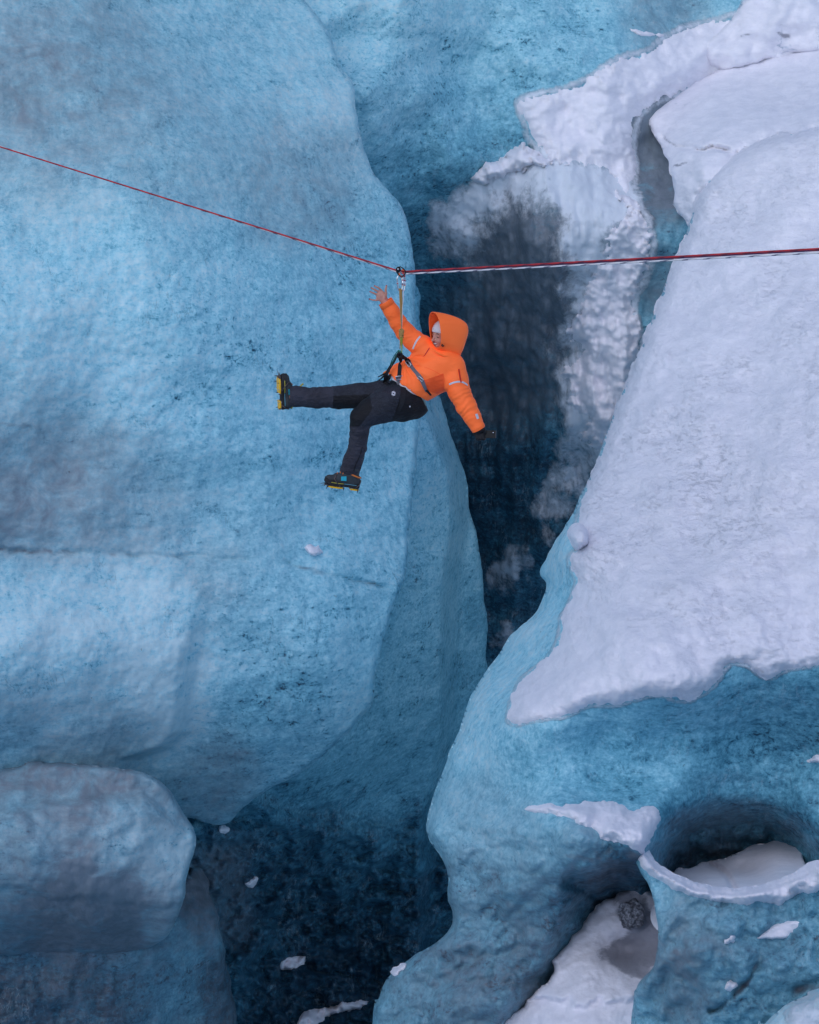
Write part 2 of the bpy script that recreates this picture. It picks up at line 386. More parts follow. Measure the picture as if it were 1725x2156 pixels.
# --- back wall of the crevasse
def back_feats(x, y, Y):
    Y = Y - .7*gauss(x, y, 1120, 450, 200, 130) - .55*gauss(x, y, 1110, 720, 120, 330)      # frozen waterfall
    rib = fbm(x, y, 46, 4, 77, .6, 200)
    Y = Y - .15*rib*gauss(x, y, 1130, 850, 220, 480)
    Y = Y + .5*gauss(x, y, 880, 560, 60, 300)
    Y = Y + .6*sstep(60, -40, np.abs(linedist([(640, 1650), (900, 1760), (960, 1900), (900, 2050)], x, y)))*0
    return Y
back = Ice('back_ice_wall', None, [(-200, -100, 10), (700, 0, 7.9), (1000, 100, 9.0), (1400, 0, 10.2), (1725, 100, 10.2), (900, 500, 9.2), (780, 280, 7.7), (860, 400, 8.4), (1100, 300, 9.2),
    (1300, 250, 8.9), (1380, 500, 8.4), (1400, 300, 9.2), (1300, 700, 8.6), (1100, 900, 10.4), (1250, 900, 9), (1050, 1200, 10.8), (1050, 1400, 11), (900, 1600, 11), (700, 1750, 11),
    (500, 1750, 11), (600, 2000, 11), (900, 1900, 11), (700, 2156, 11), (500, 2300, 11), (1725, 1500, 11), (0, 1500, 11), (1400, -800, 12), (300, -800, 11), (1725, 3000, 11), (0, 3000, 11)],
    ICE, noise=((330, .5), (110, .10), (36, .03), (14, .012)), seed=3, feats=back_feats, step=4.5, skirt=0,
    clear_shade=lineblob([([(1340, 20), (1400, 38), (1470, 45)], 8, .8)])([
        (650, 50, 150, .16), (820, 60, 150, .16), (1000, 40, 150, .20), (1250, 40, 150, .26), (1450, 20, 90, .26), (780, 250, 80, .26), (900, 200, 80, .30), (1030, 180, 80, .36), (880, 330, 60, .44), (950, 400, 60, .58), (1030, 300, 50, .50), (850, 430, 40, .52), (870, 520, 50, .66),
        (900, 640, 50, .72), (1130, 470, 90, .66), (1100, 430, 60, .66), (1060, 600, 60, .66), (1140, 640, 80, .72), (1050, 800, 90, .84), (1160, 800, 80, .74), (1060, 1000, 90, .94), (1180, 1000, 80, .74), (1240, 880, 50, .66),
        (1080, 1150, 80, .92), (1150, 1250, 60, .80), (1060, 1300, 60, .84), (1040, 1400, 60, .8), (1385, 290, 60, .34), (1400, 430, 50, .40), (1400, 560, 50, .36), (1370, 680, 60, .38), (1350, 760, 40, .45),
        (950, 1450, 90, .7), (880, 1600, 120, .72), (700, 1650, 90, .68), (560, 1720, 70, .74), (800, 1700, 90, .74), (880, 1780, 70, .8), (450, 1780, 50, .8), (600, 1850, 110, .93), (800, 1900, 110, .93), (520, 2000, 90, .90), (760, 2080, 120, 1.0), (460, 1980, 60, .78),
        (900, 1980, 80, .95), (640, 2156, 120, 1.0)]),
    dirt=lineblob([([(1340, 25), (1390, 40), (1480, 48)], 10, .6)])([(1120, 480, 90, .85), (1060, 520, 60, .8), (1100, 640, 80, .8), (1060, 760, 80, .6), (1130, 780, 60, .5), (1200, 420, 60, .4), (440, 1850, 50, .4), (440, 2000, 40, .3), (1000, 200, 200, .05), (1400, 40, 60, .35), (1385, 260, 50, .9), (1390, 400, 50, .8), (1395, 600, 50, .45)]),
    frost=[(960, 460, 45, 1.25), (930, 525, 32, 1.1), (1010, 410, 45, 1.6), (1080, 372, 50, 1.6), (1180, 372, 60, 1.5), (1255, 420, 50, 1.6), (1130, 500, 50, .1), (1130, 440, 40, .45), (1040, 540, 30, .35), (1210, 510, 45, 1.1), (1215, 600, 34, .8), (1000, 490, 34, .8), (985, 560, 34, .6), (1060, 440, 40, .7), (940, 440, 30, 1.), (1240, 540, 30, 1.1), (1260, 620, 30, 1.1), (1225, 700, 30, .9), (1250, 780, 40, 1.0), (1200, 820, 24, .8), (1230, 880, 34, 1.0), (1330, 560, 30, .6), (1130, 560, 40, .15),
           (980, 640, 30, .25), (1180, 720, 34, .7), (1190, 860, 26, .95), (1240, 960, 30, .8), (1130, 700, 24, .35), (970, 690, 26, .6), (1170, 1000, 22, .8), (1165, 1065, 28, .8), (1150, 1130, 20, .6), (1100, 1130, 26, .3), (1080, 1185, 20, .95), (1060, 1230, 26, .7), (1060, 1345, 20, .9), (1215, 1000, 26, .8), (1190, 940, 24, .7),
           (1050, 900, 80, -.12), (1000, 200, 200, -.6), (700, 1850, 400, -.45), (700, 100, 300, -.7), (880, 560, 50, -.5), (520, 1850, 16, .5), (480, 1990, 24, .15), (500, 1940, 20, .1), (1120, 760, 60, -.05), (1390, 500, 60, -.35)],
    base=(.6, .05, -.5, 1, 1))
# --- left wall, the deeper rib behind
def leftfar_feats(x, y, Y):
    Y = Y + 1.0*sstep(-26, 22, x - np.interp(y, [850, 1000, 1100, 1230, 1400, 1560, 1750], [905, 965, 970, 950, 948, 945, 900]))
    Y = groove(x, y, Y, [(840, 1234), (950, 1240), (1025, 1233)], 4, .08)
    k = sstep(1660, 1800, y)
    Y = Y - k*(.45*np.abs(fbm(x, y*1.3, 110, 4, 301, .55)) + .10*np.abs(fbm(x, y, 30, 3, 305)))
    Y = Y - .5*sstep(40, 0, linedist([(540, 1690), (620, 1740), (760, 1760), (930, 1850)], x, y))*.4
    return Y
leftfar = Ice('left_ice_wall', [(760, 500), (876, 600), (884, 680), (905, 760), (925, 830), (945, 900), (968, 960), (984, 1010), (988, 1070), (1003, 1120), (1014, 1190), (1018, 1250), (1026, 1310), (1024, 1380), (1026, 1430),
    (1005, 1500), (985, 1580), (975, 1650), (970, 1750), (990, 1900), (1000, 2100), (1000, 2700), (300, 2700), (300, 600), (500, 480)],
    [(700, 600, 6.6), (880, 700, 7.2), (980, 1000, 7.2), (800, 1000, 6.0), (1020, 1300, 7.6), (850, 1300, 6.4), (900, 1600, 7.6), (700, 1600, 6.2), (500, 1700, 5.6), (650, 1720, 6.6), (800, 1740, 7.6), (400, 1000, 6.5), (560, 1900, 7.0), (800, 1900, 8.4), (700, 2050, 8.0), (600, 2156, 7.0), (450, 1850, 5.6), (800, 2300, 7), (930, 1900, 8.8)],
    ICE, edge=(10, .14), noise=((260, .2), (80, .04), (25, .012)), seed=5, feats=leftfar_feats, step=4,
    clear_shade=[(900, 900, 60, .18), (930, 1050, 50, .16), (985, 1100, 26, .24), (900, 1150, 60, .18), (990, 1200, 26, .28), (900, 1300, 50, .26), (985, 1350, 40, .40), (860, 1450, 60, .32), (980, 1480, 40, .48), (900, 1580, 80, .46), (720, 1600, 90, .44), (800, 1670, 80, .52), (600, 1690, 60, .60), (450, 1780, 50, .8), (560, 1740, 60, .70), (600, 1850, 100, .93), (800, 1860, 100, .88), (700, 1760, 70, .80), (880, 1760, 60, .76), (520, 2000, 90, .90), (760, 2060, 120, 1.03), (460, 1980, 60, .8), (640, 2156, 120, 1.05), (900, 1960, 70, .92)],  # towards the bottom: dark clear ice plus depth shade painted into the tone
    frost=[(527, 1858, 15, .75), (548, 1880, 10, .3), (480, 1985, 22, .22), (500, 2050, 20, .2), (700, 1850, 400, -.5), (850, 1780, 30, .1), (560, 1990, 30, .1)],
    dirt=[(440, 1850, 50, .4), (480, 1950, 30, .25)],
    base=(.45, 0, -.6, .8, 1))
# --- left wall, front
FRONT = [(600, -900), (590, -400), (615, -60), (640, 0), (690, 62), (714, 130), (744, 175), (751, 240), (768, 320), (800, 380), (848, 440), (866, 500), (873, 560), (875, 640), (878, 760), (884, 860), (880, 950), (868, 1050), (859, 1150),
    (857, 1200), (828, 1280), (803, 1370), (792, 1420), (783, 1480), (745, 1530), (700, 1572), (640, 1622), (560, 1665), (520, 1692), (478, 1735), (430, 1730), (385, 1722), (300, 1760), (-600, 1800), (-600, -900)]
def front_feats(x, y, Y):
    Y = groove(x, y, Y, [(-80, 1150), (60, 1160), (200, 1166), (420, 1172), (520, 1180)], 5, .06)
    Y = groove(x, y, Y, [(600, 1185), (740, 1220), (800, 1232), (870, 1236)], 4, .07)
    # shelves left by the two overlapping folds
    a = linedist([(-80, 890), (80, 905), (200, 948), (290, 1000)], x, y)
    Y = Y - .12*sstep(-10, 160, y-np.interp(x, [-80, 80, 200, 320, 500], [890, 905, 948, 1010, 1120]))*sstep(520, 250, x)*sstep(1170, 1060, y)
    # nearer fold that ends at the pale edge near (410,1500)
    e = x-np.interp(y, [1230, 1300, 1400, 1480, 1540, 1572, 1600], [455, 440, 418, 410, 405, 372, 290])
    Y = Y - .22*sstep(4, -50, e)*sstep(1180, 1420, y)
    return Y
front = Ice('left_front_ice_wall', FRONT,
    [(-200, -600, 7.5), (600, -600, 8), (0, 0, 4.8), (600, 0, 7.2), (0, 400, 3.6), (400, 300, 4.6), (740, 250, 6.4), (0, 700, 2.9), (400, 700, 3.5), (860, 560, 6.0), (840, 900, 5.2), (600, 900, 4.0), (0, 1100, 2.9), (400, 1100, 3.5),
     (840, 1180, 4.5), (0, 1200, 2.8), (0, 1450, 2.6), (400, 1450, 3.2), (700, 1400, 3.4), (780, 1450, 3.8), (600, 1600, 3.9), (480, 1700, 4.3), (0, 1600, 3.1), (250, 1620, 3.6), (-600, 800, 2), (-600, 1600, 2)],
    ICE, edge=(11, .14), noise=((300, .13), (95, .015), (30, .012), (13, .006)), seed=9, feats=front_feats, step=4,
    clear_shade=lineblob([([(600, 1185), (740, 1222), (870, 1237)], 5, .45)])([(0, 100, 150, .14), (250, 150, 150, .24), (450, 100, 150, .22), (600, 250, 120, .18), (100, 500, 160, .16), (500, 380, 130, .24), (700, 300, 70, .14), (700, 480, 60, .3), (300, 600, 130, .20), (640, 620, 90, .32), (800, 600, 60, .38),
        (120, 780, 160, .14), (500, 760, 90, .24), (760, 800, 90, .32), (560, 930, 90, .30), (420, 1000, 90, .24), (150, 1000, 150, .20), (800, 1050, 60, .26), (740, 1000, 60, .34), (600, 1100, 90, .30), (200, 1300, 150, .08), (450, 1250, 60, .24), (560, 1350, 80, .28), (100, 1450, 130, .10),
        (350, 1420, 80, .02), (370, 1520, 40, .0), (460, 1440, 30, .22), (600, 1470, 60, .40), (540, 1490, 50, .44), (480, 1400, 40, .26), (720, 1350, 60, .28), (740, 1480, 40, .20), (640, 1580, 50, .32), (560, 1640, 40, .30), (450, 1640, 70, .42), (430, 1700, 50, .40), (200, 1590, 80, .30), (30, 1560, 60, .38)]),
    dirt=lineblob([([(-80, 888), (80, 903), (200, 945), (290, 985)], 7, .45), ([(-80, 1150), (60, 1160), (200, 1166), (420, 1172)], 5, .7), ([(600, 1185), (740, 1222), (870, 1237)], 4, .5)])(
        [(120, 200, 150, .40), (60, 150, 60, .5), (620, 380, 90, .34), (380, 330, 100, .22), (300, 700, 200, .02), (130, 1020, 130, .5), (50, 1090, 60, .55), (300, 1050, 80, .28), (500, 1100, 100, .12), (450, 1190, 60, .3), (150, 1350, 150, .05), (60, 1500, 70, .28), (200, 1560, 80, .35), (450, 1650, 60, .35), (700, 900, 200, 0), (600, 100, 100, .1)]),
    grain=[(0, 400, 300, .35), (300, 300, 200, .45), (550, 900, 200, 1.1), (750, 700, 150, 1.1), (100, 1300, 200, .5), (550, 1400, 150, 1.2), (800, 1100, 100, .8), (300, 1500, 100, .5)],
    base=(.22, .05, -.75, .8, 1))
# --- boulder-like bulge, lower left, and the speckled wall beneath it
boulder = Ice('lower_left_ice_bulge', [(-400, 1640), (-60, 1625), (40, 1612), (60, 1604), (130, 1606), (210, 1612), (300, 1625), (345, 1650), (372, 1690), (402, 1735), (413, 1770), (404, 1812), (392, 1850), (388, 1895), (360, 1960), (325, 1990), (250, 2010), (100, 2010), (-400, 2010)],
    [(0, 1620, 2.9), (200, 1620, 2.9), (0, 1750, 2.5), (250, 1750, 2.55), (380, 1780, 2.9), (0, 1880, 2.6), (250, 1880, 2.75), (350, 1930, 3.0), (200, 1950, 3.0), (0, 1950, 2.9), (100, 2010, 3.7), (300, 1990, 3.8), (0, 1980, 3.25), (200, 1980, 3.35)],
    ICE, edge=(12, .22), noise=((200, .07), (60, .02), (20, .01)), seed=12, step=4,
    feats=lambda x, y, Y: Y-.14*sstep(-6, 26, y-fbm(x, y, 60, 3, 2)*8-np.interp(x, [0, 150, 300, 345, 390], [1700, 1676, 1668, 1700, 1740]))-.05*np.abs(fbm(x, y, 110, 3, 402, .5))-.10*sstep(10, -10, y-1870-x*.12-fbm(x, y, 50, 3, 3)*14),
    clear_shade=[(60, 1650, 60, .32), (200, 1640, 60, .32), (300, 1660, 40, .30), (120, 1760, 80, .20), (260, 1790, 80, .12), (370, 1800, 50, .0), (40, 1840, 80, .26), (250, 1870, 60, .14), (345, 1890, 50, .06), (180, 1900, 50, .5), (80, 1950, 80, .66), (230, 1950, 60, .60)],  # last values darken the underside with painted shade
    grain=[(150, 1700, 250, 1.5)], dirt=[(150, 1640, 120, .6), (330, 1660, 50, .4), (60, 1750, 80, .35), (280, 1780, 70, .25), (380, 1800, 40, .1), (170, 1880, 70, .95), (260, 1925, 60, .9), (60, 1900, 80, .5), (350, 1930, 40, .4), (150, 1960, 80, .6)],
    base=(.35, .3, -.7, 1.1, 1))
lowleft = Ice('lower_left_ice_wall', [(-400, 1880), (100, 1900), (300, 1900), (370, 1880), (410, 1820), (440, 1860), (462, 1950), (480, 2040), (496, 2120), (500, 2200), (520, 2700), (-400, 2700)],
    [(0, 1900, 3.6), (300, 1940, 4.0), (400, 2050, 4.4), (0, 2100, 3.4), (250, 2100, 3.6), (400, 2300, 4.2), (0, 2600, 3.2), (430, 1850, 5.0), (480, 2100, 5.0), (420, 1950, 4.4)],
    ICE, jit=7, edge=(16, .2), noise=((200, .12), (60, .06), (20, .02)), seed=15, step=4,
    clear_shade=[(40, 2000, 60, .72), (200, 2000, 80, .62), (60, 2110, 70, .92), (150, 2060, 60, .78), (220, 2130, 70, .76), (330, 2060, 50, .62), (380, 2130, 40, .60), (300, 1980, 50, .55), (420, 1850, 30, .74), (440, 1930, 26, .74), (425, 2000, 20, .66), (460, 2060, 26, .86), (480, 2130, 28, .9)],  # wall tone painted darker, as shade below the bulge
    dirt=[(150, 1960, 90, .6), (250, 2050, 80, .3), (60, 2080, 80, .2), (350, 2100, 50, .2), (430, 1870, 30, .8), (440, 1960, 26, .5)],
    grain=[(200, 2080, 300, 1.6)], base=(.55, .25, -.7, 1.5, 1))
# --- upper right snow ridge (beyond the slope)
ridge = Ice('upper_snow_ridge', [(1400, 215), (1440, 180), (1500, 150), (1560, 130), (1640, 108), (1760, 72), (2300, -100), (2300, 900), (1500, 900), (1400, 700), (1443, 620), (1448, 560), (1449, 480), (1425, 440), (1412, 380), (1398, 330), (1390, 300), (1362, 262), (1372, 232)],
    [(1400, 220, 9.4), (1500, 155, 9.9), (1600, 130, 10.1), (1725, 90, 10.05), (1725, 200, 8.6), (1500, 250, 8.3), (1420, 340, 8.0), (1600, 290, 7.4), (1440, 450, 7.4), (1500, 400, 7.0), (1725, 260, 7.4), (1500, 600, 7.4), (2200, 100, 8), (1440, 620, 7.6)],
    SNOW, jit=6, jits=45, edge=(10, .12), noise=((200, .25), (60, .07), (22, .025)), seed=21, step=4,
    feats=lambda x, y, Y: groove(x, y, groove(x, y, Y, [(1395, 290), (1420, 305), (1470, 312), (1530, 314)], 5, .22), [(1480, 420), (1520, 360), (1600, 300), (1760, 262)], 14, .18),
    clear_shade=[(1520, 285, (30, 16), .42), (1440, 240, (26, 14), .3), (1430, 225, (60, 10), .45), (1560, 150, (120, 12), .5), (1700, 110, (80, 16), .35), (1490, 400, (12, 22), .42), (1525, 385, (10, 18), .42), (1600, 260, 80, -.25), (1600, 190, 80, .12), (1440, 370, 40, -.1), (1480, 250, 30, -.2)],
    dirt=lineblob([([(1400, 290), (1425, 306), (1470, 314)], 5, .75), ([(1500, 314), (1530, 314)], 5, .95), ([(1400, 208), (1430, 200)], 6, .9), ([(1410, 348), (1445, 345)], 5, .85), ([(1500, 150), (1560, 125), (1600, 140)], 6, .7)])(
        [(1600, 170, 120, .1), (1500, 300, 80, -.1), (1660, 160, 60, .15)]), base=(0, -.25, 0, 1, .45))
# upper far snow bank at the top right corner
topsnow = Ice('far_snow_bank', [(1560, 10), (1600, -20), (1700, -90), (2300, -300), (2300, 130), (1760, 110), (1640, 125), (1560, 145), (1500, 140), (1480, 90), (1520, 60)],
    [(1560, 40, 10.1), (1725, 0, 10.1), (1725, 60, 9.95), (1560, 120, 10.05), (2200, 0, 11), (1640, 60, 10.0)], SNOW, jit=5, edge=(10, .15), noise=((120, .2), (40, .06)), seed=23, step=4.5,
    clear_shade=[(1700, 90, (60, 26), .5), (1640, 70, (50, 10), .4), (1600, 30, 60, .0), (1560, 70, (60, 12), .1)],
    dirt=lineblob([([(1625, 62), (1660, 75), (1700, 55), (1760, 40)], 6, .8), ([(1560, 78), (1600, 62)], 4, .6)])([(1640, 80, 40, .3)]), base=(0, -.3, 0, 1, .4))
# --- the great block on the right
RIGHT = [(2300, 120), (1760, 262), (1640, 285), (1560, 318), (1500, 372), (1468, 420), (1450, 480), (1424, 545), (1400, 600), (1370, 680), (1345, 742), (1318, 810), (1290, 875), (1262, 960), (1240, 1010), (1215, 1060), (1188, 1110), (1160, 1155), (1136, 1205),
    (1150, 1228), (1144, 1258), (1120, 1296), (1072, 1345), (1030, 1405), (1000, 1450), (972, 1520), (945, 1590), (922, 1650), (906, 1700), (897, 1742), (908, 1775), (932, 1808), (944, 1850), (941, 1890), (956, 1925), (945, 1958), (905, 1992), (850, 2028), (818, 2055), (795, 2110), (785, 2160), (770, 2700), (2300, 2700)]
CAVE1 = catmull([(1372, 1835), (1372, 1775), (1400, 1715), (1455, 1672), (1540, 1652), (1620, 1668), (1672, 1712), (1700, 1762), (1720, 1850), (1700, 1950), (1400, 1950)], 10)
CAVE2 = catmull([(1180, 1838), (1260, 1818), (1345, 1822), (1400, 1880), (1400, 2000), (1400, 2400), (960, 2400), (1060, 2150), (1120, 2050), (1165, 1980), (1180, 1900)], 10)
def right_feats(x, y, Y):
    c = sdf(CAVE1, x, y)+fbm(x, y, 40, 3, 5)*5
    Y = Y + 1.7*sstep(-25, 80, c)*sstep(1645, 1830, y) + .12*sstep(-45, 10, c)
    c = sdf(CAVE2, x, y)+fbm(x, y, 40, 3, 6)*6
    Y = Y + 1.5*sstep(-20, 130, c)*(.45+.55*sstep(1150, 1260, x+.5*(y-1850)))+.25*sstep(0, 25, c)*sstep(1900, 1850, y)
    Y = Y - .16*np.abs(fbm(x+y*.3, y, 120, 5, 411, .55))*sstep(1640, 1800, y)*sstep(1450, 1300, x)
    Y = Y + fbm(x, y, 34, 4, 88, .6)*.14*sstep(0, 40, sdf(CAVE1, x, y))*sstep(1690, 1760, y)
    Y = groove(x, y, Y, [(905, 1738), (1000, 1755), (1100, 1790)], 14, .03)
    return Y
right = Ice('right_ice_block', RIGHT,
    [(1465, 420, 6.8), (1725, 290, 6.6), (2200, 300, 5.5), (1420, 545, 6.2), (1345, 740, 5.0), (1725, 700, 3.6), (1250, 980, 3.8), (1500, 1000, 2.4), (1725, 1000, 1.6), (1150, 1200, 3.0), (1250, 1200, 1.9), (1500, 1300, .5), (1725, 1330, .2),
     (1190, 1180, 2.3), (1170, 1330, 1.7), (1060, 1400, 2.4), (1090, 1480, .9), (1200, 1500, .2), (1400, 1450, -.2), (1600, 1400, -.1), (1760, 1400, -.1), (1250, 1560, .25), (1400, 1580, .35), (1600, 1560, .45), (1725, 1600, .4), (1050, 1600, .75),
     (940, 1650, 1.6), (1100, 1680, .3), (1250, 1680, -.1), (1200, 1740, -.6), (1360, 1700, -.2), (1350, 1780, -.9), (1450, 1640, .2), (1725, 1700, .2), (1000, 1850, .6), (1150, 1850, -.2), (900, 1740, 1.4), (1100, 2000, .2), (960, 2000, .5), (820, 2100, .9), (950, 2156, .2), (900, 2500, 0),
     (2200, 1000, 0), (2200, 1600, -.5), (1500, 2500, 0), (1340, 1830, -.3)],
    ICE, jit=3, edge=(26, .38), noise=((280, .16), (90, .035), (30, .012), (12, .005)), seed=31, feats=right_feats, step=4,
    clear_shade=[(1180, 1160, 50, .14), (1120, 1330, 60, .14), (1000, 1550, 60, .12), (1060, 1480, 60, .16), (1150, 1600, 80, .32), (1300, 1540, 90, .44), (1450, 1560, 90, .48), (1650, 1480, 80, .56), (1700, 1600, 70, .54), (1300, 1640, 90, .40), (960, 1700, 60, .24), (1050, 1760, 80, .26), (1200, 1780, 60, .30),
        (1540, 1690, 80, .60), (1450, 1720, 50, .62), (1640, 1740, 50, .74), (1500, 1790, 80, .92), (1720, 1780, 30, .6), (1000, 1900, 70, .42), (1100, 1900, 60, .54), (1260, 1850, 50, .95), (1320, 1840, 30, .95), (1190, 1900, 40, .75), (1180, 1960, 40, .66), (1000, 2050, 80, .54), (1100, 2050, 40, .68), (860, 2090, 60, .46), (950, 2140, 60, .5)],  # cave and overhang shade painted in as darker tone
    dirt=lineblob([([(1190, 1800), (1260, 1812), (1340, 1800)], 8, .5)])([(1050, 1760, 90, .25), (960, 1900, 80, .32), (1000, 2050, 120, .42), (1100, 1880, 60, .35), (1250, 1790, 60, .35), (1500, 1780, 60, .3), (1300, 1550, 200, 0), (1100, 1500, 100, 0), (860, 2100, 50, .3)]),
    grain=[(1100, 1400, 150, .15), (1050, 1600, 100, .2), (1300, 1600, 100, .4), (1000, 1950, 120, 1.1), (1600, 1500, 100, .8)],
    base=(.35, .03, -.75, .6, 1))
# --- lower right ridge in front of the caves
lowright = Ice('lower_right_ice_ridge', [(1338, 1812), (1356, 1800), (1378, 1822), (1420, 1852), (1500, 1880), (1600, 1876), (1680, 1850), (1780, 1820), (2300, 1700), (2300, 2700), (1300, 2700), (1330, 2156), (1340, 2080), (1378, 2030), (1386, 1960), (1376, 1900), (1362, 1860)],
    [(1350, 1830, -.8), (1450, 1880, -1.3), (1600, 1890, -1.5), (1725, 1850, -1.7), (1450, 2000, -1.6), (1650, 2000, -1.7), (1400, 2100, -1.2), (1600, 2150, -1.7), (1600, 2600, -2), (2200, 2000, -2.4)],
    ICE, edge=(12, .14), noise=((200, .12), (60, .05), (22, .018)), seed=41, step=4,
    feats=lambda x, y, Y: groove(x, y, groove(x, y, Y-.14*np.abs(fbm(x+y*.3, y, 110, 5, 421, .55)), [(1600, 2020), (1560, 2080), (1500, 2130)], 5, .15), [(1660, 2110), (1700, 2070), (1760, 2060)], 10, .12),
    clear_shade=[(1400, 1950, 50, .34), (1450, 2050, 60, .52), (1550, 1950, 80, .46), (1680, 1950, 80, .50), (1600, 2080, 90, .54), (1700, 2060, 50, .42), (1420, 2130, 50, .5), (1450, 1900, 60, .3)],
    dirt=lineblob([([(1602, 2015), (1565, 2080), (1500, 2130)], 4, .95), ([(1420, 1990), (1435, 2020), (1450, 2030)], 12, .9), ([(1650, 2120), (1690, 2080), (1760, 2065)], 14, .7)])([(1450, 1990, 50, .5), (1600, 2000, 100, .22), (1440, 2070, 60, .45), (1500, 1920, 60, .3)]),
    base=(.38, .08, -.75, .9, 1))
corner = Ice('near_ice_lip', [(1610, 2156), (1650, 2120), (1700, 2095), (1760, 2070), (2300, 1950), (2300, 2700), (1560, 2700), (1590, 2200)],
    [(1640, 2140, -2.4), (1725, 2110, -2.6), (1725, 2200, -3), (2200, 2300, -3), (1600, 2500, -3)], ICE, edge=(30, .3), noise=((80, .08), (30, .02)), seed=44, step=4,
    clear_shade=[(1700, 2130, 60, .06)], frost=[(1725, 2150, 40, .9)], base=(.1, 0, 0, .2, 1))
XA = (-600, 2300)
def edge_frost(polys, old, w=13, top=.62):
    L, bs = old
    CP = [catmull(P, 12) for P in polys]
    def g(x, y, b_):
        v = blobs(x, y, L, bs)
        for P in CP:
            d = segdist(P, np.roll(P, -1, 0), x, y); k = np.exp(-(d/w)**2); v = np.maximum(v, v*(1-k)+top*k)
        return v
    return (g, bs)
SLOPE = [(2300, 110), (1760, 258), (1640, 281), (1560, 314), (1500, 368), (1466, 416), (1448, 478), (1422, 545), (1398, 600), (1368, 680), (1343, 742), (1316, 810), (1288, 875), (1260, 960), (1240, 1008), (1222, 1050), (1212, 1100), (1206, 1118), (1216, 1132), (1226, 1150), (1196, 1170), (1198, 1196), (1210, 1225), (1196, 1270), (1180, 1300),
    (1172, 1345), (1150, 1385), (1100, 1424), (1084, 1452), (1068, 1500), (1078, 1528), (1140, 1516), (1200, 1508), (1240, 1488), (1300, 1486), (1380, 1466), (1430, 1478), (1470, 1470), (1510, 1440), (1535, 1402), (1572, 1402), (1600, 1424), (1622, 1432), (1660, 1412), (1725, 1404), (1800, 1398), (2300, 1380)]
BSNOW = [(1600, -40), (1560, 20), (1505, 42), (1440, 58), (1390, 84), (1368, 104), (1300, 124), (1245, 158), (1200, 182), (1130, 198), (1092, 212), (1094, 240), (1106, 266), (1112, 292), (1140, 318), (1165, 345), (1230, 348), (1290, 372), (1312, 420), (1330, 470), (1350, 476), (1366, 466),
    (1340, 438), (1330, 400), (1342, 362), (1336, 300), (1346, 252), (1368, 228), (1410, 205), (1500, 175), (1640, 140), (1760, 110), (1760, -40)]
FALL = [(1290, 395), (1312, 440), (1285, 490), (1268, 540), (1240, 600), (1220, 650), (1190, 700), (1225, 740), (1180, 785), (1205, 830), (1185, 852), (1228, 880), (1222, 925), (1258, 950), (1300, 900), (1340, 800), (1352, 720), (1336, 640), (1358, 590), (1376, 520), (1366, 470), (1336, 420)]
right.paint['frost'] = edge_frost([SLOPE], right.paint['frost'], 11, .58)
back.paint['frost'] = edge_frost([BSNOW, FALL], back.paint['frost'], 15, .70)
back.build(-700, 2400, -900, 2900); leftfar.build(*XA, -900, 2700); front.build(*XA, -900, 2700)
boulder.build(*XA, -900, 2700); lowleft.build(*XA, -900, 2700); ridge.build(*XA, -900, 2700); topsnow.build(*XA, -900, 2700)
right.build(*XA, -900, 2700); lowright.build(*XA, -900, 2700); corner.build(*XA, -900, 2700)

# ------------------------------------------------------------------ snow lying on the ice
Ice('snow_slope', SLOPE, None, SNOW, rag=5, jit=6, jits=36, seed=51, on=right, thick=(26, .13), noise=((120, .03), (26, .008), (11, .005)), step=4, skirt=0,
    crust=[(1500, 1000, (400, 260), 1.15), (1600, 500, 250, .8), (1450, 700, 150, .7), (1200, 1450, 120, .25), (1350, 1380, 120, .45), (1650, 1350, 100, .5), (1180, 1250, 50, .2)],
    clear_shade=lambda x, y, bs: bs+0*x, dirt=lineblob([([(1600, 1380), (1610, 1400), (1625, 1415)], 14, .55), ([(1370, 1305), (1378, 1312)], 7, .8), ([(1365, 1300), (1385, 1300)], 4, .8)])([(1500, 900, 400, -.35)]), base=(-.6, -.35, 0, 1, .6)).build(*XA, -900, 2700)
Ice('back_snow_slope', BSNOW, None, SNOW, rag=10, jit=5, jits=40, seed=61, on=back, thick=(40, .14), noise=((90, .08), (30, .02), (14, .006)), step=4, skirt=0,
    crust=[(1250, 250, 100, .2)], dirt=[(1200, 260, 26, .14)], clear_shade=[(1190, 310, (14, 30), .1)], base=(-.5, -.45, 0, 1, .2)).build(*XA, -900, 2700)
Ice('snow_plastered_ice', FALL, None, SNOW, rag=16, jit=9, jits=36, seed=66, on=back, thick=(30, .12), noise=((90, .05), (30, .02), (14, .008)), lump=.05, step=3.5, skirt=0,
    base=(-.4, -.45, 0, 1, .25)).build(*XA, -900, 2700)
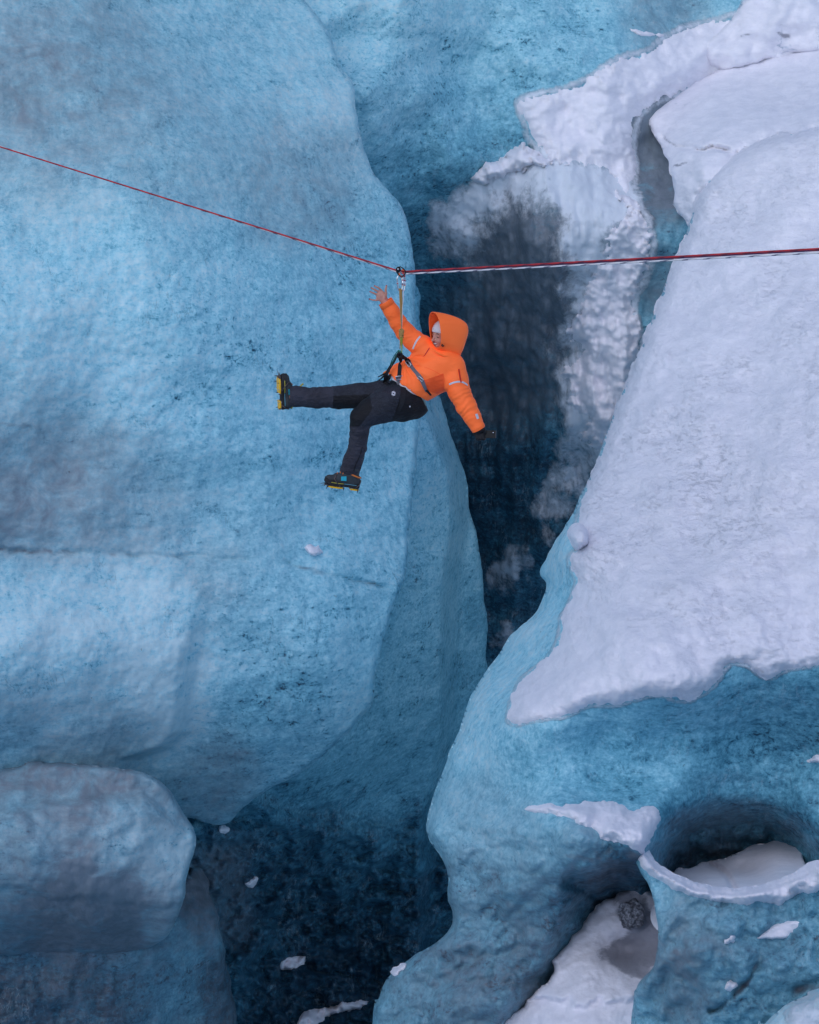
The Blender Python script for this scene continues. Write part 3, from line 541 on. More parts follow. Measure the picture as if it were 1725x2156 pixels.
# shoulder of snow blown onto the frozen waterfall
Ice('snow_shoulder', [(1098, 300), (1060, 328), (1025, 345), (985, 374), (1010, 388), (1060, 372), (1110, 356), (1165, 346), (1140, 320)], None, SNOW, jit=7, jits=30, seed=63, on=back, thick=(18, .25), noise=((30, .03),), step=4, skirt=0, base=(-.2, -.4, 0, 1, .3)).build(*XA, -900, 2700)
def snow(name, P, on, label, cat='snow patch', thick=(16, .12), seed=1, jit=4, jits=26, kind=None, base=(-.5, -.5, 0, 1, .3), **k):
    s = Ice(name, P, None, SNOW, jit=jit, jits=jits, seed=seed, on=on, thick=thick, noise=((40, .03), (14, .01)), step=3, skirt=0, base=base, **k)
    p = dict(label=label, category=cat) if label else {}
    return s.build(*XA, -900, 2700, kind=kind, **p)
snow('snow_patch', [(1102, 1702), (1140, 1690), (1200, 1692), (1262, 1684), (1310, 1692), (1335, 1706), (1362, 1696), (1386, 1700), (1392, 1722), (1380, 1756), (1366, 1780), (1362, 1800), (1352, 1800), (1330, 1786), (1296, 1772), (1262, 1768), (1248, 1744), (1222, 1740), (1200, 1724), (1150, 1716), (1118, 1712)], right,
     'smooth white snow on the ice shelf, pointed at one end, beside the round cave', seed=71, thick=(24, .16), rag=4)
snow('snow_cornice', [(1336, 1776), (1364, 1778), (1372, 1800), (1392, 1822), (1440, 1848), (1500, 1866), (1580, 1866), (1660, 1842), (1725, 1808), (1900, 1760), (1900, 1840), (1725, 1878), (1680, 1886), (1640, 1906), (1600, 1900), (1560, 1908), (1520, 1900), (1450, 1888), (1400, 1862), (1370, 1846), (1350, 1824)], lowright,
     'thick curved band of snow along the crest of the ice ridge below the round cave', 'snow band', seed=73, thick=(20, .2), rag=3, jit=3)
for i, (P, on, lab) in enumerate([
    ([(588, 2032), (600, 2020), (625, 2012), (646, 2014), (640, 2030), (612, 2044), (596, 2044)], leftfar, 'small bright snow clump lying in the black depth of the crevasse'),
    ([(625, 2156), (640, 2130), (690, 2120), (730, 2108), (778, 2104), (760, 2124), (700, 2138), (670, 2160), (640, 2200), (610, 2200)], leftfar, 'long grey snow streak at the very bottom of the dark crevasse'),
    ([(514, 1864), (526, 1850), (542, 1842), (544, 1856), (532, 1870)], leftfar, 'tiny snow fleck on the dark ice under the overhanging left wall'),
    ([(462, 1740), (474, 1738), (486, 1746), (478, 1758), (464, 1752)], leftfar, 'little tuft of snow caught at the lower tip of the overhang'),
    ([(640, 1152), (655, 1146), (676, 1150), (680, 1164), (664, 1172), (648, 1164)], front, 'round white snow spot on the blue wall under the lower boot'),
    ([(1694, 1602), (1712, 1592), (1740, 1584), (1760, 1584), (1750, 1604), (1715, 1608)], right, 'white snow dab on dark blue ice between the snow slope and the cave'),
    ([(1526, 2070), (1545, 2064), (1552, 2076), (1538, 2088), (1526, 2082)], lowright, 'faint grey snow spot beside the thin dark crack in the lower ridge'),
    ([(1522, 1978), (1540, 1968), (1552, 1974), (1544, 1984), (1526, 1986)], lowright, 'small pale snow fleck on the lower ridge beneath the curved snow band'),
    ([(820, 2046), (848, 2026), (858, 2034), (844, 2048), (826, 2056)], right, 'snow tuft on the pointed lower edge of the right ice block'),
    ([(1330, 72), (1372, 66), (1400, 70), (1392, 76), (1350, 78)], back, 'upper of two thin snow slivers on the far blue wall near the top'),
    ([(1366, 62), (1392, 60), (1410, 68), (1384, 72)], back, 'lower of two thin snow slivers on the far blue wall near the top')][:9]):
    snow('snow_patch', P, on, lab, thick=(6, .10), seed=80+i, jit=4, jits=12, rag=4)
for P, lab in (([(1325, 60), (1350, 64), (1400, 70), (1440, 74), (1400, 78), (1345, 76)], 'thin snow sliver on a ledge of the far blue wall, higher of the two'), ([(1368, 120), (1392, 118), (1418, 120), (1410, 128), (1384, 130)], 'short snow sliver on the far blue wall just above the snow edge')):
    snow('snow_patch', [(x+(-4 if 'short' in lab else 0), y) for x, y in P], back, lab, thick=(5, .05), seed=95, jit=2, jits=14, rag=2)
# snow lying inside the caves (bodies of their own)
cavesnow = Ice('cave_snow_bank', [(1418, 1838), (1450, 1828), (1490, 1815), (1530, 1806), (1580, 1782), (1625, 1772), (1660, 1756), (1688, 1752), (1690, 1800), (1720, 1960), (1390, 1960)],
    [(1420, 1840, .6), (1500, 1816, 1.0), (1688, 1755, 1.6), (1500, 1870, -.7), (1650, 1860, -.6), (1690, 1800, .7), (1500, 1960, -.9)], SNOW, jit=4, edge=(6, .05), noise=((90, .07), (26, .015)), seed=33, step=3, skirt=1,
    feats=lambda x, y, Y: Y+.45*gauss(x, y, 1560, 1830, 60, 26)+.25*sstep(12, 0, np.abs(linedist([(1495, 1818), (1530, 1840), (1545, 1870)], x, y))), clear_shade=lambda x, y, bs: bs+0*x, base=(-.6, -.5, 0, 1, .15))
cavesnow.build(*XA, -900, 2700)
pocket = Ice('hollow_snow_bank', [(1350, 1862), (1318, 1874), (1290, 1892), (1262, 1898), (1236, 1930), (1214, 1962), (1196, 1986), (1176, 2008), (1156, 2020), (1168, 2040), (1150, 2068), (1124, 2096), (1070, 2138), (1040, 2170), (1030, 2300), (1440, 2300), (1420, 2000), (1390, 1900)],
    [(1350, 1865, .55), (1236, 1930, .55), (1156, 2025, .35), (1320, 2000, .15), (1060, 2150, .1), (1250, 2100, -.35), (1380, 2100, -.4), (1200, 2160, -.6), (1400, 1950, .2), (1250, 2290, -1)], SNOW, jit=7, jits=22, edge=(12, .16), noise=((90, .05), (24, .012), (10, .006)), seed=35, step=3, skirt=1,
    feats=lambda x, y, Y: Y+.3*gauss(x, y, 1320, 2000, 60, 30)+.12*sstep(0, 20, y-2098-fbm(x, y, 60, 3, 4)*12+.05*np.abs(x-1230)),
    clear_shade=[(1200, 2000, 80, -.5)], dirt=[(1315, 2000, (62, 26), 1.5), (1350, 1950, (26, 44), 1.3), (1330, 1905, (36, 14), 1.0), (1362, 1990, (26, 40), 1.2), (1230, 1980, 50, -.2), (1200, 2070, 60, -.2), (1200, 2140, 60, -.3), (1270, 1930, 25, -.3)], base=(-.5, -.2, 0, 1, .3))
pocket.build(*XA, -900, 2700)
snow('snow_lump', [(1194, 1124), (1202, 1104), (1222, 1100), (1242, 1122), (1238, 1146), (1216, 1162), (1204, 1148)], right, 'rounded lump of snow hanging over the pale edge of the snow slope', thick=(14, .42), seed=77, jit=2, rag=2)
q = at(1330, 1925, .22); rr_ = np.random.RandomState(4)
import bmesh
bm = bmesh.new(); bmesh.ops.create_icosphere(bm, subdivisions=4, radius=1)
for v in bm.verts:
    c = np.array(v.co); n = sum(abs(math.sin(c@rr_d*f_+p_))/f_ for rr_d, f_, p_ in [(np.array(a), 3+i*1.7, i) for i, a in enumerate(((1, .3, .2), (.2, 1, .5), (-.4, .3, 1), (.7, -.7, .3), (.1, .8, -.9)))])
    v.co = Vector(q+c*np.array([.13, .11, .14])*(.55+.55*n))
me = bpy.data.meshes.new('rock'); bm.to_mesh(me); bm.free()
_r = NB('rock'); _n = _r.noise(14, 8, .7)
me.materials.append(_r.done(_r.mix(_r.step(_r.noise(30, 6, .7), .38, .72), (.09, .09, .11), (.55, .56, .62)), .8, _r.bump(_n, .05, 1.)))
o = bpy.data.objects.new('rock', me); link(o); o['label'] = 'dark rough rock dusted with snow, stuck in the snowy hollow'; o['category'] = 'rock'
# ------------------------------------------------------------------ glacier under the photographer, floor and surroundings (outside the picture)
def slab(name, pts, z0, z1, mat):
    n = len(pts); V = [(x, y, z0) for x, y in pts]+[(x, y, z1) for x, y in pts]
    F = [tuple(range(n))[::-1], tuple(range(n, 2*n))]+[(i, (i+1) % n, n+(i+1) % n, n+i) for i in range(n)]
    o = newmesh(name, V, F, mat, smooth=False); o['kind'] = 'structure'; return o
slab('near_glacier', [(-40, -60), (40, -60), (40, -17.2), (12, -17.6), (4, -18.2), (-5, -18.0), (-14, -17.0), (-40, -16)], -14, 2.4, SNOW)
slab('crevasse_floor', [(-40, -60), (40, -60), (40, 40), (-40, 40)], -16, -13.9, ICE)
slab('far_glacier', [(-40, 13.9), (40, 13.9), (40, 120), (-40, 120)], -14, 4.6, SNOW)
#%%PERSON
# ------------------------------------------------------------------ the person on the rope
K1 = 1000/1725/1.9; ZU = .001175
def J(zx, zy, d=0.): return at(547.4+K1*zx, 547.4+K1*zy, d)
def J7(x, y, d=0.): return at(768.6+.0793*x, 547.4+.0793*y, d)
def zbox(x0, x1, y0, y1, d=.42):
    a = J(x0, y1, 0); b = J(x1, y0, 0); return (a[0]-.02, -d, a[2]-.08), (b[0]+.02, d, b[2]+.08)
class Field:
    """signed distance field on a grid, each shape only touches its own box"""
    def __init__(s, lo, hi, h):
        s.lo = np.array(lo, float); s.h = h; s.n = np.ceil((np.array(hi)-s.lo)/h).astype(int)+1
        s.D = np.full(s.n, .2, np.float32)
    def _box(s, lo, hi):
        a = np.clip(((lo-s.lo)/s.h).astype(int), 0, s.n-1); b = np.clip(((hi-s.lo)/s.h).astype(int)+2, 1, s.n)
        sl = tuple(slice(i, j) for i, j in zip(a, b))
        g = [s.lo[k]+s.h*np.arange(a[k], b[k]) for k in range(3)]
        return sl, np.stack(np.meshgrid(*g, indexing='ij'), -1)
    def add(s, fn, lo, hi, k=.02, m=.05, sub=False):
        sl, P = s._box(np.array(lo)-m-k, np.array(hi)+m+k)
        if P.size == 0: return
        d = fn(P); o = s.D[sl]
        if sub: s.D[sl] = np.maximum(o, -d); return
        if k > 0:
            h = np.clip(.5+.5*(o-d)/k, 0, 1); s.D[sl] = o*(1-h)+d*h-k*h*(1-h)
        else: s.D[sl] = np.minimum(o, d)
    def cone(s, a, b, ra, rb, k=.02, flat=None):
        a = np.array(a); b = np.array(b)
        def fn(P):
            ab = b-a; t = np.clip(((P-a)@ab)/(ab@ab+1e-12), 0, 1)
            v = P-a-t[..., None]*ab
            if flat is not None:
                ax, f = flat; ax = np.array(ax)/np.linalg.norm(ax); v = v+(v@ax)[..., None]*ax*(1/f-1)
            return np.linalg.norm(v, axis=-1)-(ra+(rb-ra)*t)
        r = max(ra, rb); s.add(fn, np.minimum(a, b)-r, np.maximum(a, b)+r, k)
    def chain(s, pts, k=.02, flat=None):
        for (p, r), (q, u) in zip(pts[:-1], pts[1:]): s.cone(p, q, r, u, k, flat)
    def ell(s, c, axes, rad, k=.02, sub=False):
        c = np.array(c); A = np.array(axes, float); rad = np.array(rad)
        def fn(P):
            q = (P-c)@A.T/rad; L = np.linalg.norm(q, axis=-1); g = np.linalg.norm(q/rad, axis=-1)+1e-9
            return L*(L-1)/g
        r = rad.max(); s.add(fn, c-r, c+r, k, sub=sub)
    def mod(s, fn):
        g = [s.lo[k]+s.h*np.arange(s.n[k]) for k in range(3)]
        m = np.abs(s.D) < .03; I = np.nonzero(m)
        P = np.stack([g[0][I[0]], g[1][I[1]], g[2][I[2]]], -1); s.D[I] += fn(P).astype(np.float32)
    def cut(s, p, n):
        """keep the side the normal points away from"""
        g = [s.lo[k]+s.h*np.arange(s.n[k]) for k in range(3)]
        d = ((g[0][:, None, None]-p[0])*n[0]+(g[1][None, :, None]-p[1])*n[1]+(g[2][None, None, :]-p[2])*n[2])
        s.D = np.maximum(s.D, d.astype(np.float32))
    def mesh(s):
        D = s.D; ins = D < 0
        c = [D[i:D.shape[0]-1+i, j:D.shape[1]-1+j, k:D.shape[2]-1+k] for i in (0, 1) for j in (0, 1) for k in (0, 1)]
        cnt = sum((x < 0).astype(np.int8) for x in c); act = (cnt > 0) & (cnt < 8)
        I = np.stack(np.nonzero(act), -1); vid = -np.ones(act.shape, np.int64); vid[act] = np.arange(len(I))
        cv = np.stack([x[act] for x in c], 1); off = np.array([(i, j, k) for i in (0, 1) for j in (0, 1) for k in (0, 1)])
        acc = np.zeros((len(I), 3)); num = np.zeros(len(I))
        for a in range(8):
            for b in range(a+1, 8):
                if np.abs(off[a]-off[b]).sum() != 1: continue
                m = (cv[:, a] < 0) != (cv[:, b] < 0); t = cv[:, a]/(cv[:, a]-cv[:, b]+1e-12)
                p = off[a]+(off[b]-off[a])*np.clip(t, 0, 1)[:, None]
                acc[m] += p[m]; num[m] += 1
        V = s.lo+s.h*(I+acc/num[:, None]); F = []
        for ax in range(3):
            sl0 = [slice(1, -1)]*3; sl1 = [slice(1, -1)]*3; sl0[ax] = slice(0, -1); sl1[ax] = slice(1, None)
            A = ins[tuple(sl0)]; B = ins[tuple(sl1)]; ch = A != B
            E = np.stack(np.nonzero(ch), -1)
            if len(E) == 0: continue
            o = [1, 1, 1]; o[ax] = 0; E = E+np.array(o); u, v = [(1, 2), (2, 0), (0, 1)][ax]
            q = []
            for du, dv in ((-1, -1), (0, -1), (0, 0), (-1, 0)):
                e = E.copy(); e[:, u] += du; e[:, v] += dv; q.append(vid[e[:, 0], e[:, 1], e[:, 2]])
            q = np.stack(q, -1); fl = ~A[ch]; q[fl] = q[fl][:, ::-1]; F.append(q)
        F = np.concatenate(F); F = F[(F >= 0).all(1)]
        return V, F
def sdfmesh(f, name, mat, parent, smooth=2):
    V, F = f.mesh(); o = newmesh(name, V, F, mat, True, parent)
    if smooth:
        me = o.data; co = V.copy(); E = np.concatenate([F[:, [0, 1]], F[:, [1, 2]], F[:, [2, 3]], F[:, [3, 0]]])
        for _ in range(smooth):
            sm = np.zeros_like(co); n = np.zeros(len(co)); np.add.at(sm, E[:, 0], co[E[:, 1]]); np.add.at(n, E[:, 0], 1)
            np.add.at(sm, E[:, 1], co[E[:, 0]]); np.add.at(n, E[:, 1], 1); co = co*.5+sm/np.maximum(n, 1)[:, None]*.5
        me.vertices.foreach_set('co', co.ravel()); me.update()
    return o
def basis(u):
    u = np.array(u, float); u /= np.linalg.norm(u); a = np.array([0, 0, 1.]) if abs(u[2]) < .9 else np.array([1., 0, 0])
    v = np.cross(u, a); v /= np.linalg.norm(v); return u, v, np.cross(u, v)
def tube(name, pts, r, mat, parent=None, sides=8, closed=False, caps=True):
    P = [np.array(p, float) for p in pts]; n = len(P); V = []; F = []
    rr = r if hasattr(r, '__len__') else [r]*n
    up = None
    for i, p in enumerate(P):
        a = P[(i-1) % n] if (closed or i) else P[0]; b = P[(i+1) % n] if (closed or i < n-1) else P[-1]
        t = b-a; t /= np.linalg.norm(t)+1e-12
        if up is None: _, up, _ = basis(t)
        up = up-t*(up@t); up /= np.linalg.norm(up)+1e-12; w = np.cross(t, up)
        for k in range(sides):
            g = 2*math.pi*k/sides; V.append(p+rr[i]*(math.cos(g)*up+math.sin(g)*w))
    m = n if closed else n-1
    for i in range(m):
        for k in range(sides):
            a = i*sides+k; b = i*sides+(k+1) % sides; c = ((i+1) % n)*sides+(k+1) % sides; d = ((i+1) % n)*sides+k
            F.append((a, d, c, b))
    if not closed and caps: F.append(tuple(range(sides))); F.append(tuple(range((n-1)*sides, n*sides))[::-1])
    return newmesh(name, V, F, mat, True, parent)
def boxm(name, c, ax, half, mat, parent=None, bev=.0):
    """box with chamfered edges; ax = three unit rows"""
    import bmesh
    bm = bmesh.new(); bmesh.ops.create_cube(bm, size=2)
    for v in bm.verts:
        q = np.array(c, float)
        for k in range(3): q = q+np.array(ax[k])*half[k]*v.co[k]
        v.co = q
    if bev: bmesh.ops.bevel(bm, geom=bm.edges[:], offset=bev, segments=2, affect='EDGES')
    bmesh.ops.recalc_face_normals(bm, faces=bm.faces)
    me = bpy.data.meshes.new(name); bm.to_mesh(me); bm.free(); me.materials.append(mat)
    o = bpy.data.objects.new(name, me); link(o)
    if parent: o.parent = parent
    return o
from mathutils.bvhtree import BVHTree
def bvh(objs):
    V = []; F = []
    for o in objs:
        b = len(V); V += [tuple(v.co) for v in o.data.vertices]; F += [tuple(b+i for i in p.vertices) for p in o.data.polygons]
    return BVHTree.FromPolygons(V, F)
def stick(tree, zx, zy):
    """point of the garment seen at a place of the photograph, with its normal"""
    q = J(zx, zy, 0); d = Vector(q-CAMP).normalized(); h = tree.ray_cast(Vector(CAMP), d)
    if h[0] is None: return None, None
    n = h[1]
    if n.dot(d) > 0: n = -n
    return np.array(h[0]), np.array(n)
def ribbon(name, tree, pts, w, mat, parent, off=.004, th=.0025, sm=6, miss=0.):
    """strap lying on the clothes along a line; its own thickness"""
    P = catmull(np.array(pts, float), 10, False); Q = []; N = []
    for x, y in P:
        q, n = stick(tree, x, y)
        if q is None: q, n = J(x, y, miss), np.array([0, -1., 0])
        Q.append(q); N.append(n)
    Q = np.array(Q); N = np.array(N)
    for _ in range(sm):
        Q[1:-1] = (Q[:-2]+2*Q[1:-1]+Q[2:])/4; N[1:-1] = (N[:-2]+2*N[1:-1]+N[2:])/4
    N /= np.linalg.norm(N, axis=1, keepdims=True); V = []; F = []; n = len(Q)
    ww = w if hasattr(w, '__len__') else [w]*2; ww = np.interp(np.linspace(0, 1, n), np.linspace(0, 1, len(ww)), ww)
    for i in range(n):
        t = Q[min(i+1, n-1)]-Q[max(i-1, 0)]; t /= np.linalg.norm(t)+1e-12; s = np.cross(t, N[i]); s /= np.linalg.norm(s)+1e-12
        for a, b in ((-1, off), (1, off), (1, off+th), (-1, off+th)): V.append(Q[i]+s*a*ww[i]/2+N[i]*b)
    for i in range(n-1):
        for k in range(4): a = i*4+k; b = i*4+(k+1) % 4; F.append((a, b, b+4, a+4))
    F.append((0, 3, 2, 1)); F.append(tuple(range(4*n-4, 4*n)))
    return newmesh(name, V, F, mat, False, parent)

def cloth(name, col, rough=.75, fine=260, fold=9, fa=.012, var=.12, spec=.3, speck=None, rot=(0, .6, 0), sheen=0):
    b = NB(name); n = b.noise(fine, 2, .6); n2 = b.noise(fold, 4, .55, b.mapv((1, 1, 2.6), rot), .8)
    c = b.mix(b.step(b.noise(5, 4), .35, .65), tuple(x*(1-var) for x in col), tuple(x*(1+var*.3) for x in col))
    if speck: c = b.mix(b.step(b.noise(330, 2, .5), .60, .68), c, speck)
    nm = b.bump(n2, fa, .7); nm = b.bump(n, .0006, .5, nm)
    return b.done(c, rough, nm, Specular_IOR_Level=spec, Sheen_Weight=sheen)
M_OR = cloth('orange_shell', (1.3, .205, .042), .6, 400, 8, .010, .05)
M_HOOD = cloth('orange_hood', (1.3, .21, .042), .6, 400, 5, .010, .05)
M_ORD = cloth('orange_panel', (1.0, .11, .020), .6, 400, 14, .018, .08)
M_ZIP = cloth('red_zip', (.62, .030, .012), .5, 300, 9, .002)
M_REF = cloth('reflective_tape', (.62, .63, .70), .35, 300, 9, .001)
M_PANT = cloth('charcoal_softshell', (.020, .022, .034), .8, 300, 12, .020, .3, speck=(.11, .12, .15))
M_SHIN = cloth('slate_softshell', (.036, .036, .052), .75, 300, 16, .026, .3, rot=(0, .2, 0))
M_BLK = cloth('black_panel', (.007, .007, .011), .7, 300, 14, .022, .3)
M_WHT = cloth('white_lining', (.68, .67, .72), .8, 300, 14, .01)
M_MINT = cloth('pale_waistband', (.30, .42, .42), .8)
M_WEB = cloth('black_webbing', (.010, .010, .014), .6, 300, 9, .001)
M_GREY = cloth('grey_webbing', (.15, .145, .17), .65, 300, 9, .001)
M_GLOVE = cloth('black_glove', (.006, .006, .009), .6, 200, 20, .006)
def plain(name, col, rough=.5, metal=0., spec=.5, nscale=60, na=.0008):
    b = NB(name); n = b.noise(nscale, 3)
    return b.done(b.mix(n, tuple(x*.8 for x in col), tuple(min(1, x*1.15) for x in col)), rough, b.bump(n, na, .6), Metallic=metal, Specular_IOR_Level=spec)
M_SKIN = NB('skin'); _n = M_SKIN.noise(30, 4)
M_SKIN = M_SKIN.done(M_SKIN.mix(_n, (.46, .19, .14), (.60, .29, .23)), .5, None, Subsurface_Weight=.12, Subsurface_Scale=.01)
M_LIP = plain('lips', (.45, .10, .10)); M_TOOTH = plain('teeth', (.88, .86, .82), .3); M_EYE = plain('dark_eye', (.03, .015, .012), .2); M_HAIR = plain('dark_hair', (.02, .014, .012), .6)
M_NAIL = plain('nail_polish', (.32, .02, .03), .25)
M_RUB = plain('black_rubber', (.012, .012, .014), .7); M_UP = plain('boot_fabric', (.035, .042, .048), .8); M_TEAL = plain('teal_patch', (.02, .42, .55), .6)
M_YEL = plain('yellow_plate', (1.0, .50, .01), .4); M_STR = plain('blue_stripe', (.12, .30, .38), .5); M_OLIVE = plain('yellow_strap', (.42, .36, .05), .7)
M_STEEL = plain('steel', (.55, .56, .60), .3, 1.); M_DSTEEL = plain('worn_steel', (.12, .09, .09), .45, .6); M_ALU = plain('polished_aluminium', (.78, .78, .84), .2, 1.)
M_LACE = plain('orange_lace', (.80, .20, .03), .6); M_TAN = plain('tan_webbing', (.42, .24, .075), .8, nscale=200); M_LIME = plain('green_webbing', (.26, .34, .04), .7, nscale=200); M_GRN = plain('green_cord', (.02, .16, .12), .7, nscale=300)
M_BLKM = plain('black_anodised', (.02, .025, .03), .25, .6); M_ORM = plain('orange_anodised', (.85, .16, .03), .3, .5); M_RED = plain('red_mark', (.55, .03, .05), .4); M_PHONE = plain('phone_glass', (.006, .006, .008), .35, 0, .2)

person = None
# body: one continuous figure
f = Field(*zbox(90, 1580, 160, 1600, .32), .0045)
FD = np.array([-.78, -.62, -.06]); FD /= np.linalg.norm(FD); UPV = np.array([0.03, 0, 1.]); SDV = np.cross(FD, UPV); SDV /= np.linalg.norm(SDV); UPV = np.cross(SDV, FD)
HC = J(1262, 522, .01)
def H(fr, sd, u): return HC+FD*fr+SDV*sd+UPV*u
f.ell(H(-.008, 0, .02), (FD, SDV, UPV), (.093, .073, .098), .01)
f.ell(H(.022, 0, -.045), (FD, SDV, UPV), (.064, .056, .066), .03)
f.cone(H(.066, 0, -.088), H(.058, 0, -.092), .017, .019, .02)                       # chin
for sg in (-1, 1):
    f.cone(H(.062, sg*.030, -.030), H(.056, sg*.036, -.036), .017, .016, .012)       # cheek
    f.cone(H(.070, sg*.012, .026), H(.064, sg*.042, .022), .010, .008, .010)         # brow
    f.ell(H(.086, sg*.031, .006), (FD, SDV, UPV), (.012, .016, .010), 0, sub=True)   # eye socket
    f.ell(H(.068, sg*.030, .004), (FD, SDV, UPV), (.013, .014, .012), .003)
    f.ell(H(-.01, sg*.074, -.008), (FD, SDV, UPV), (.018, .008, .028), .006)         # ear
f.cone(H(.082, 0, .016), H(.104, 0, -.024), .006, .011, .010)                        # nose
f.cone(H(.088, -.010, -.026), H(.088, .010, -.026), .008, .008, .006)
f.ell(H(.092, 0, -.054), (FD, SDV, UPV), (.014, .026, .010), 0, sub=True)            # open smile
f.cone(H(.080, -.018, -.070), H(.080, .018, -.070), .006, .006, .008)
f.cone(H(-.02, 0, -.07), J(1285, 650, .03), .052, .056, .02)
# trunk, limbs under the clothes
f.chain([(J(1285, 660, .03), .055), (J(1240, 720, .02), .10), (J(1150, 810, .02), .10), (J(1080, 900, .01), .092), (J(1040, 960, 0), .10)], .04)
f.chain([(J(1150, 625, .06), .055), (J(1003, 498, .10), .042), (J(905, 350, .06), .034), (J7(545, 1120, .05), .027)], .02)
f.chain([(J(1340, 740, -.03), .06), (J(1385, 920, -.08), .05), (J(1465, 1080, -.13), .038), (J(1505, 1165, -.15), .030), (J(1512, 1195, -.15), .026)], .02)
f.chain([(J(990, 980, -.06), .10), (J(850, 1005, -.12), .085), (J(700, 1092, -.15), .062), (J(676, 1250, -.12), .052), (J(625, 1440, -.10), .042)], .03)
f.chain([(J(960, 920, .07), .09), (J(760, 935, .09), .075), (J(560, 945, .10), .058), (J(400, 950, .10), .05), (J(250, 942, .10), .040), (J(226, 942, .10), .030)], .03)
# bare right hand, palm to the camera, five spread fingers
HD = .045
f.chain([(J7(545, 1120, HD), .026), (J7(500, 1050, HD), .027)], .01, flat=((0, 1, 0), .75))
f.chain([(J7(500, 1050, HD), .028), (J7(430, 940, HD), .030), (J7(420, 900, HD), .024)], .012, flat=((0, 1, 0), .6))
f.chain([(J7(470, 1060, HD), .022), (J7(370, 1000, HD), .020), (J7(375, 930, HD), .018)], .012, flat=((0, 1, 0), .6))
f.chain([(J7(520, 1010, HD), .022), (J7(475, 900, HD), .020)], .012, flat=((0, 1, 0), .6))
FIN = [([(470, 880), (430, 800), (360, 735), (272, 697)], .0088, (0, -.004, -.010, -.012)), ([(425, 900), (350, 835), (265, 790), (185, 748)], .0090, (0, -.004, -.012, -.018)),
       ([(385, 945), (310, 915), (230, 880), (152, 848)], .0086, (0, -.004, -.012, -.02)), ([(375, 1040), (300, 1068), (215, 1065), (138, 1043)], .0074, (0, -.003, -.008, -.012)),
       ([(530, 1010), (560, 890), (553, 790), (570, 700)], .0105, (-.012, -.022, -.026, -.028))]
for P, r, dd in FIN:
    f.chain([(J7(x, y, HD+d), r*(1.1-.11*i)) for i, ((x, y), d) in enumerate(zip(P, dd))], .004)
person = sdfmesh(f, 'person', M_SKIN, None, 1)
person['label'] = 'person in orange hooded jacket hanging from the rope with arms and legs flung wide'
person['category'] = 'person'
for P, r, dd in FIN:
    x, y = P[-1]; a = np.array(J7(*P[-1], HD+dd[-1])); b = np.array(J7(*P[-2], HD+dd[-2])); u = (a-b)/np.linalg.norm(a-b)
    _, v, w = basis(u)
    o = boxm('fingernail', a+u*.004+np.array([0, .0035, 0]), (u, np.cross(u, (0, 1, 0))/np.linalg.norm(np.cross(u, (0, 1, 0))), (0, 1, 0)), (.005, .004, .003), M_NAIL, person, .0012)
# face details
def small_ell(name, c, rad, mat, parent, ax=(FD, SDV, UPV), n=10):
    V = []; F = []; ax = np.array(ax)
    for i in range(n+1):
        for k in range(2*n):
            th = math.pi*i/n; ph = math.pi*k/n; q = np.array([math.sin(th)*math.cos(ph), math.sin(th)*math.sin(ph), math.cos(th)])*rad; V.append(np.array(c)+q@ax)
    for i in range(n):
        for k in range(2*n): a = i*2*n+k; b = i*2*n+(k+1) % (2*n); F.append((a, a+2*n, b+2*n, b))
    return newmesh(name, V, F, mat, True, parent)
teeth = small_ell('teeth', H(.0815, 0, -.051), (.010, .021, .0055), M_TOOTH, person)
tube('lips', [H(.0895-.030*(t/.026)**2*.35, t, -.046+.010*(t/.026)**2) for t in np.linspace(-.028, .028, 9)]+[H(.0875-.030*(t/.026)**2*.35, t, -.066+.026*(t/.028)**2) for t in np.linspace(.024, -.024, 9)], .0030, M_LIP, person, 6, closed=True)
for sg in (-1, 1):
    small_ell('eye', H(.0745, sg*.030, .003), (.008, .012, .0055), M_EYE, person)
    tube('eyebrow', [H(.083-.35*(abs(t)-.01)**1.0*.6, sg*abs(t), .024+.006*math.sin((abs(t)-.012)/.034*math.pi)) for t in np.linspace(.012, .046, 6)], [.001, .0025, .003, .003, .002, .001], M_HAIR, person, 6)
# knitted headband / beanie
fb = Field(HC-.16, HC+.16, .004)
fb.ell(H(-.010, 0, .035), (FD, SDV, UPV), (.101, .081, .094), 0); fb.cut(H(.05, 0, .030), -(UPV*.96-FD*.28))
V_ = np.array([0]); beanie = sdfmesh(fb, 'beanie', M_WHT, person, 1)
# dark collar inside the hood
fc = Field(HC-.2, HC+.2, .005)
fc.cone(H(.005, 0, -.105), J(1285, 650, .03), .078, .085, 0); fc.cut(H(.07, 0, -.082), UPV*.9+FD*-.4)
sdfmesh(fc, 'neck_warmer', M_BLK, person, 1)

# jacket
f = Field(*zbox(800, 1580, 240, 1200, .36), .0055)
zs = lambda r: r*ZU
RA = [(872, 297, 50, .055), (910, 355, 52, .06), (952, 428, 56, .08), (1003, 498, 64, .10), (1060, 555, 70, .09), (1125, 605, 78, .06)]
LA = [(1335, 735, 82, -.02), (1352, 830, 84, -.05), (1378, 915, 75, -.08), (1425, 1010, 68, -.11), (1465, 1080, 58, -.13), (1503, 1153, 50, -.15)]
f.chain([(J(x, y, d), zs(r)) for x, y, r, d in RA], .02)
f.cone(J(1125, 605, .06), J(1200, 680, .03), zs(78), zs(100), .03)
f.chain([(J(1180, 680, .05), zs(95)), (J(1085, 750, .04), zs(95)), (J(985, 800, .02), zs(88)), (J(930, 860, 0), zs(75))], .03)
f.chain([(J(1250, 700, 0), zs(105)), (J(1160, 790, -.02), zs(110)), (J(1060, 860, -.02), zs(100)), (J(1000, 930, -.02), zs(90))], .04)
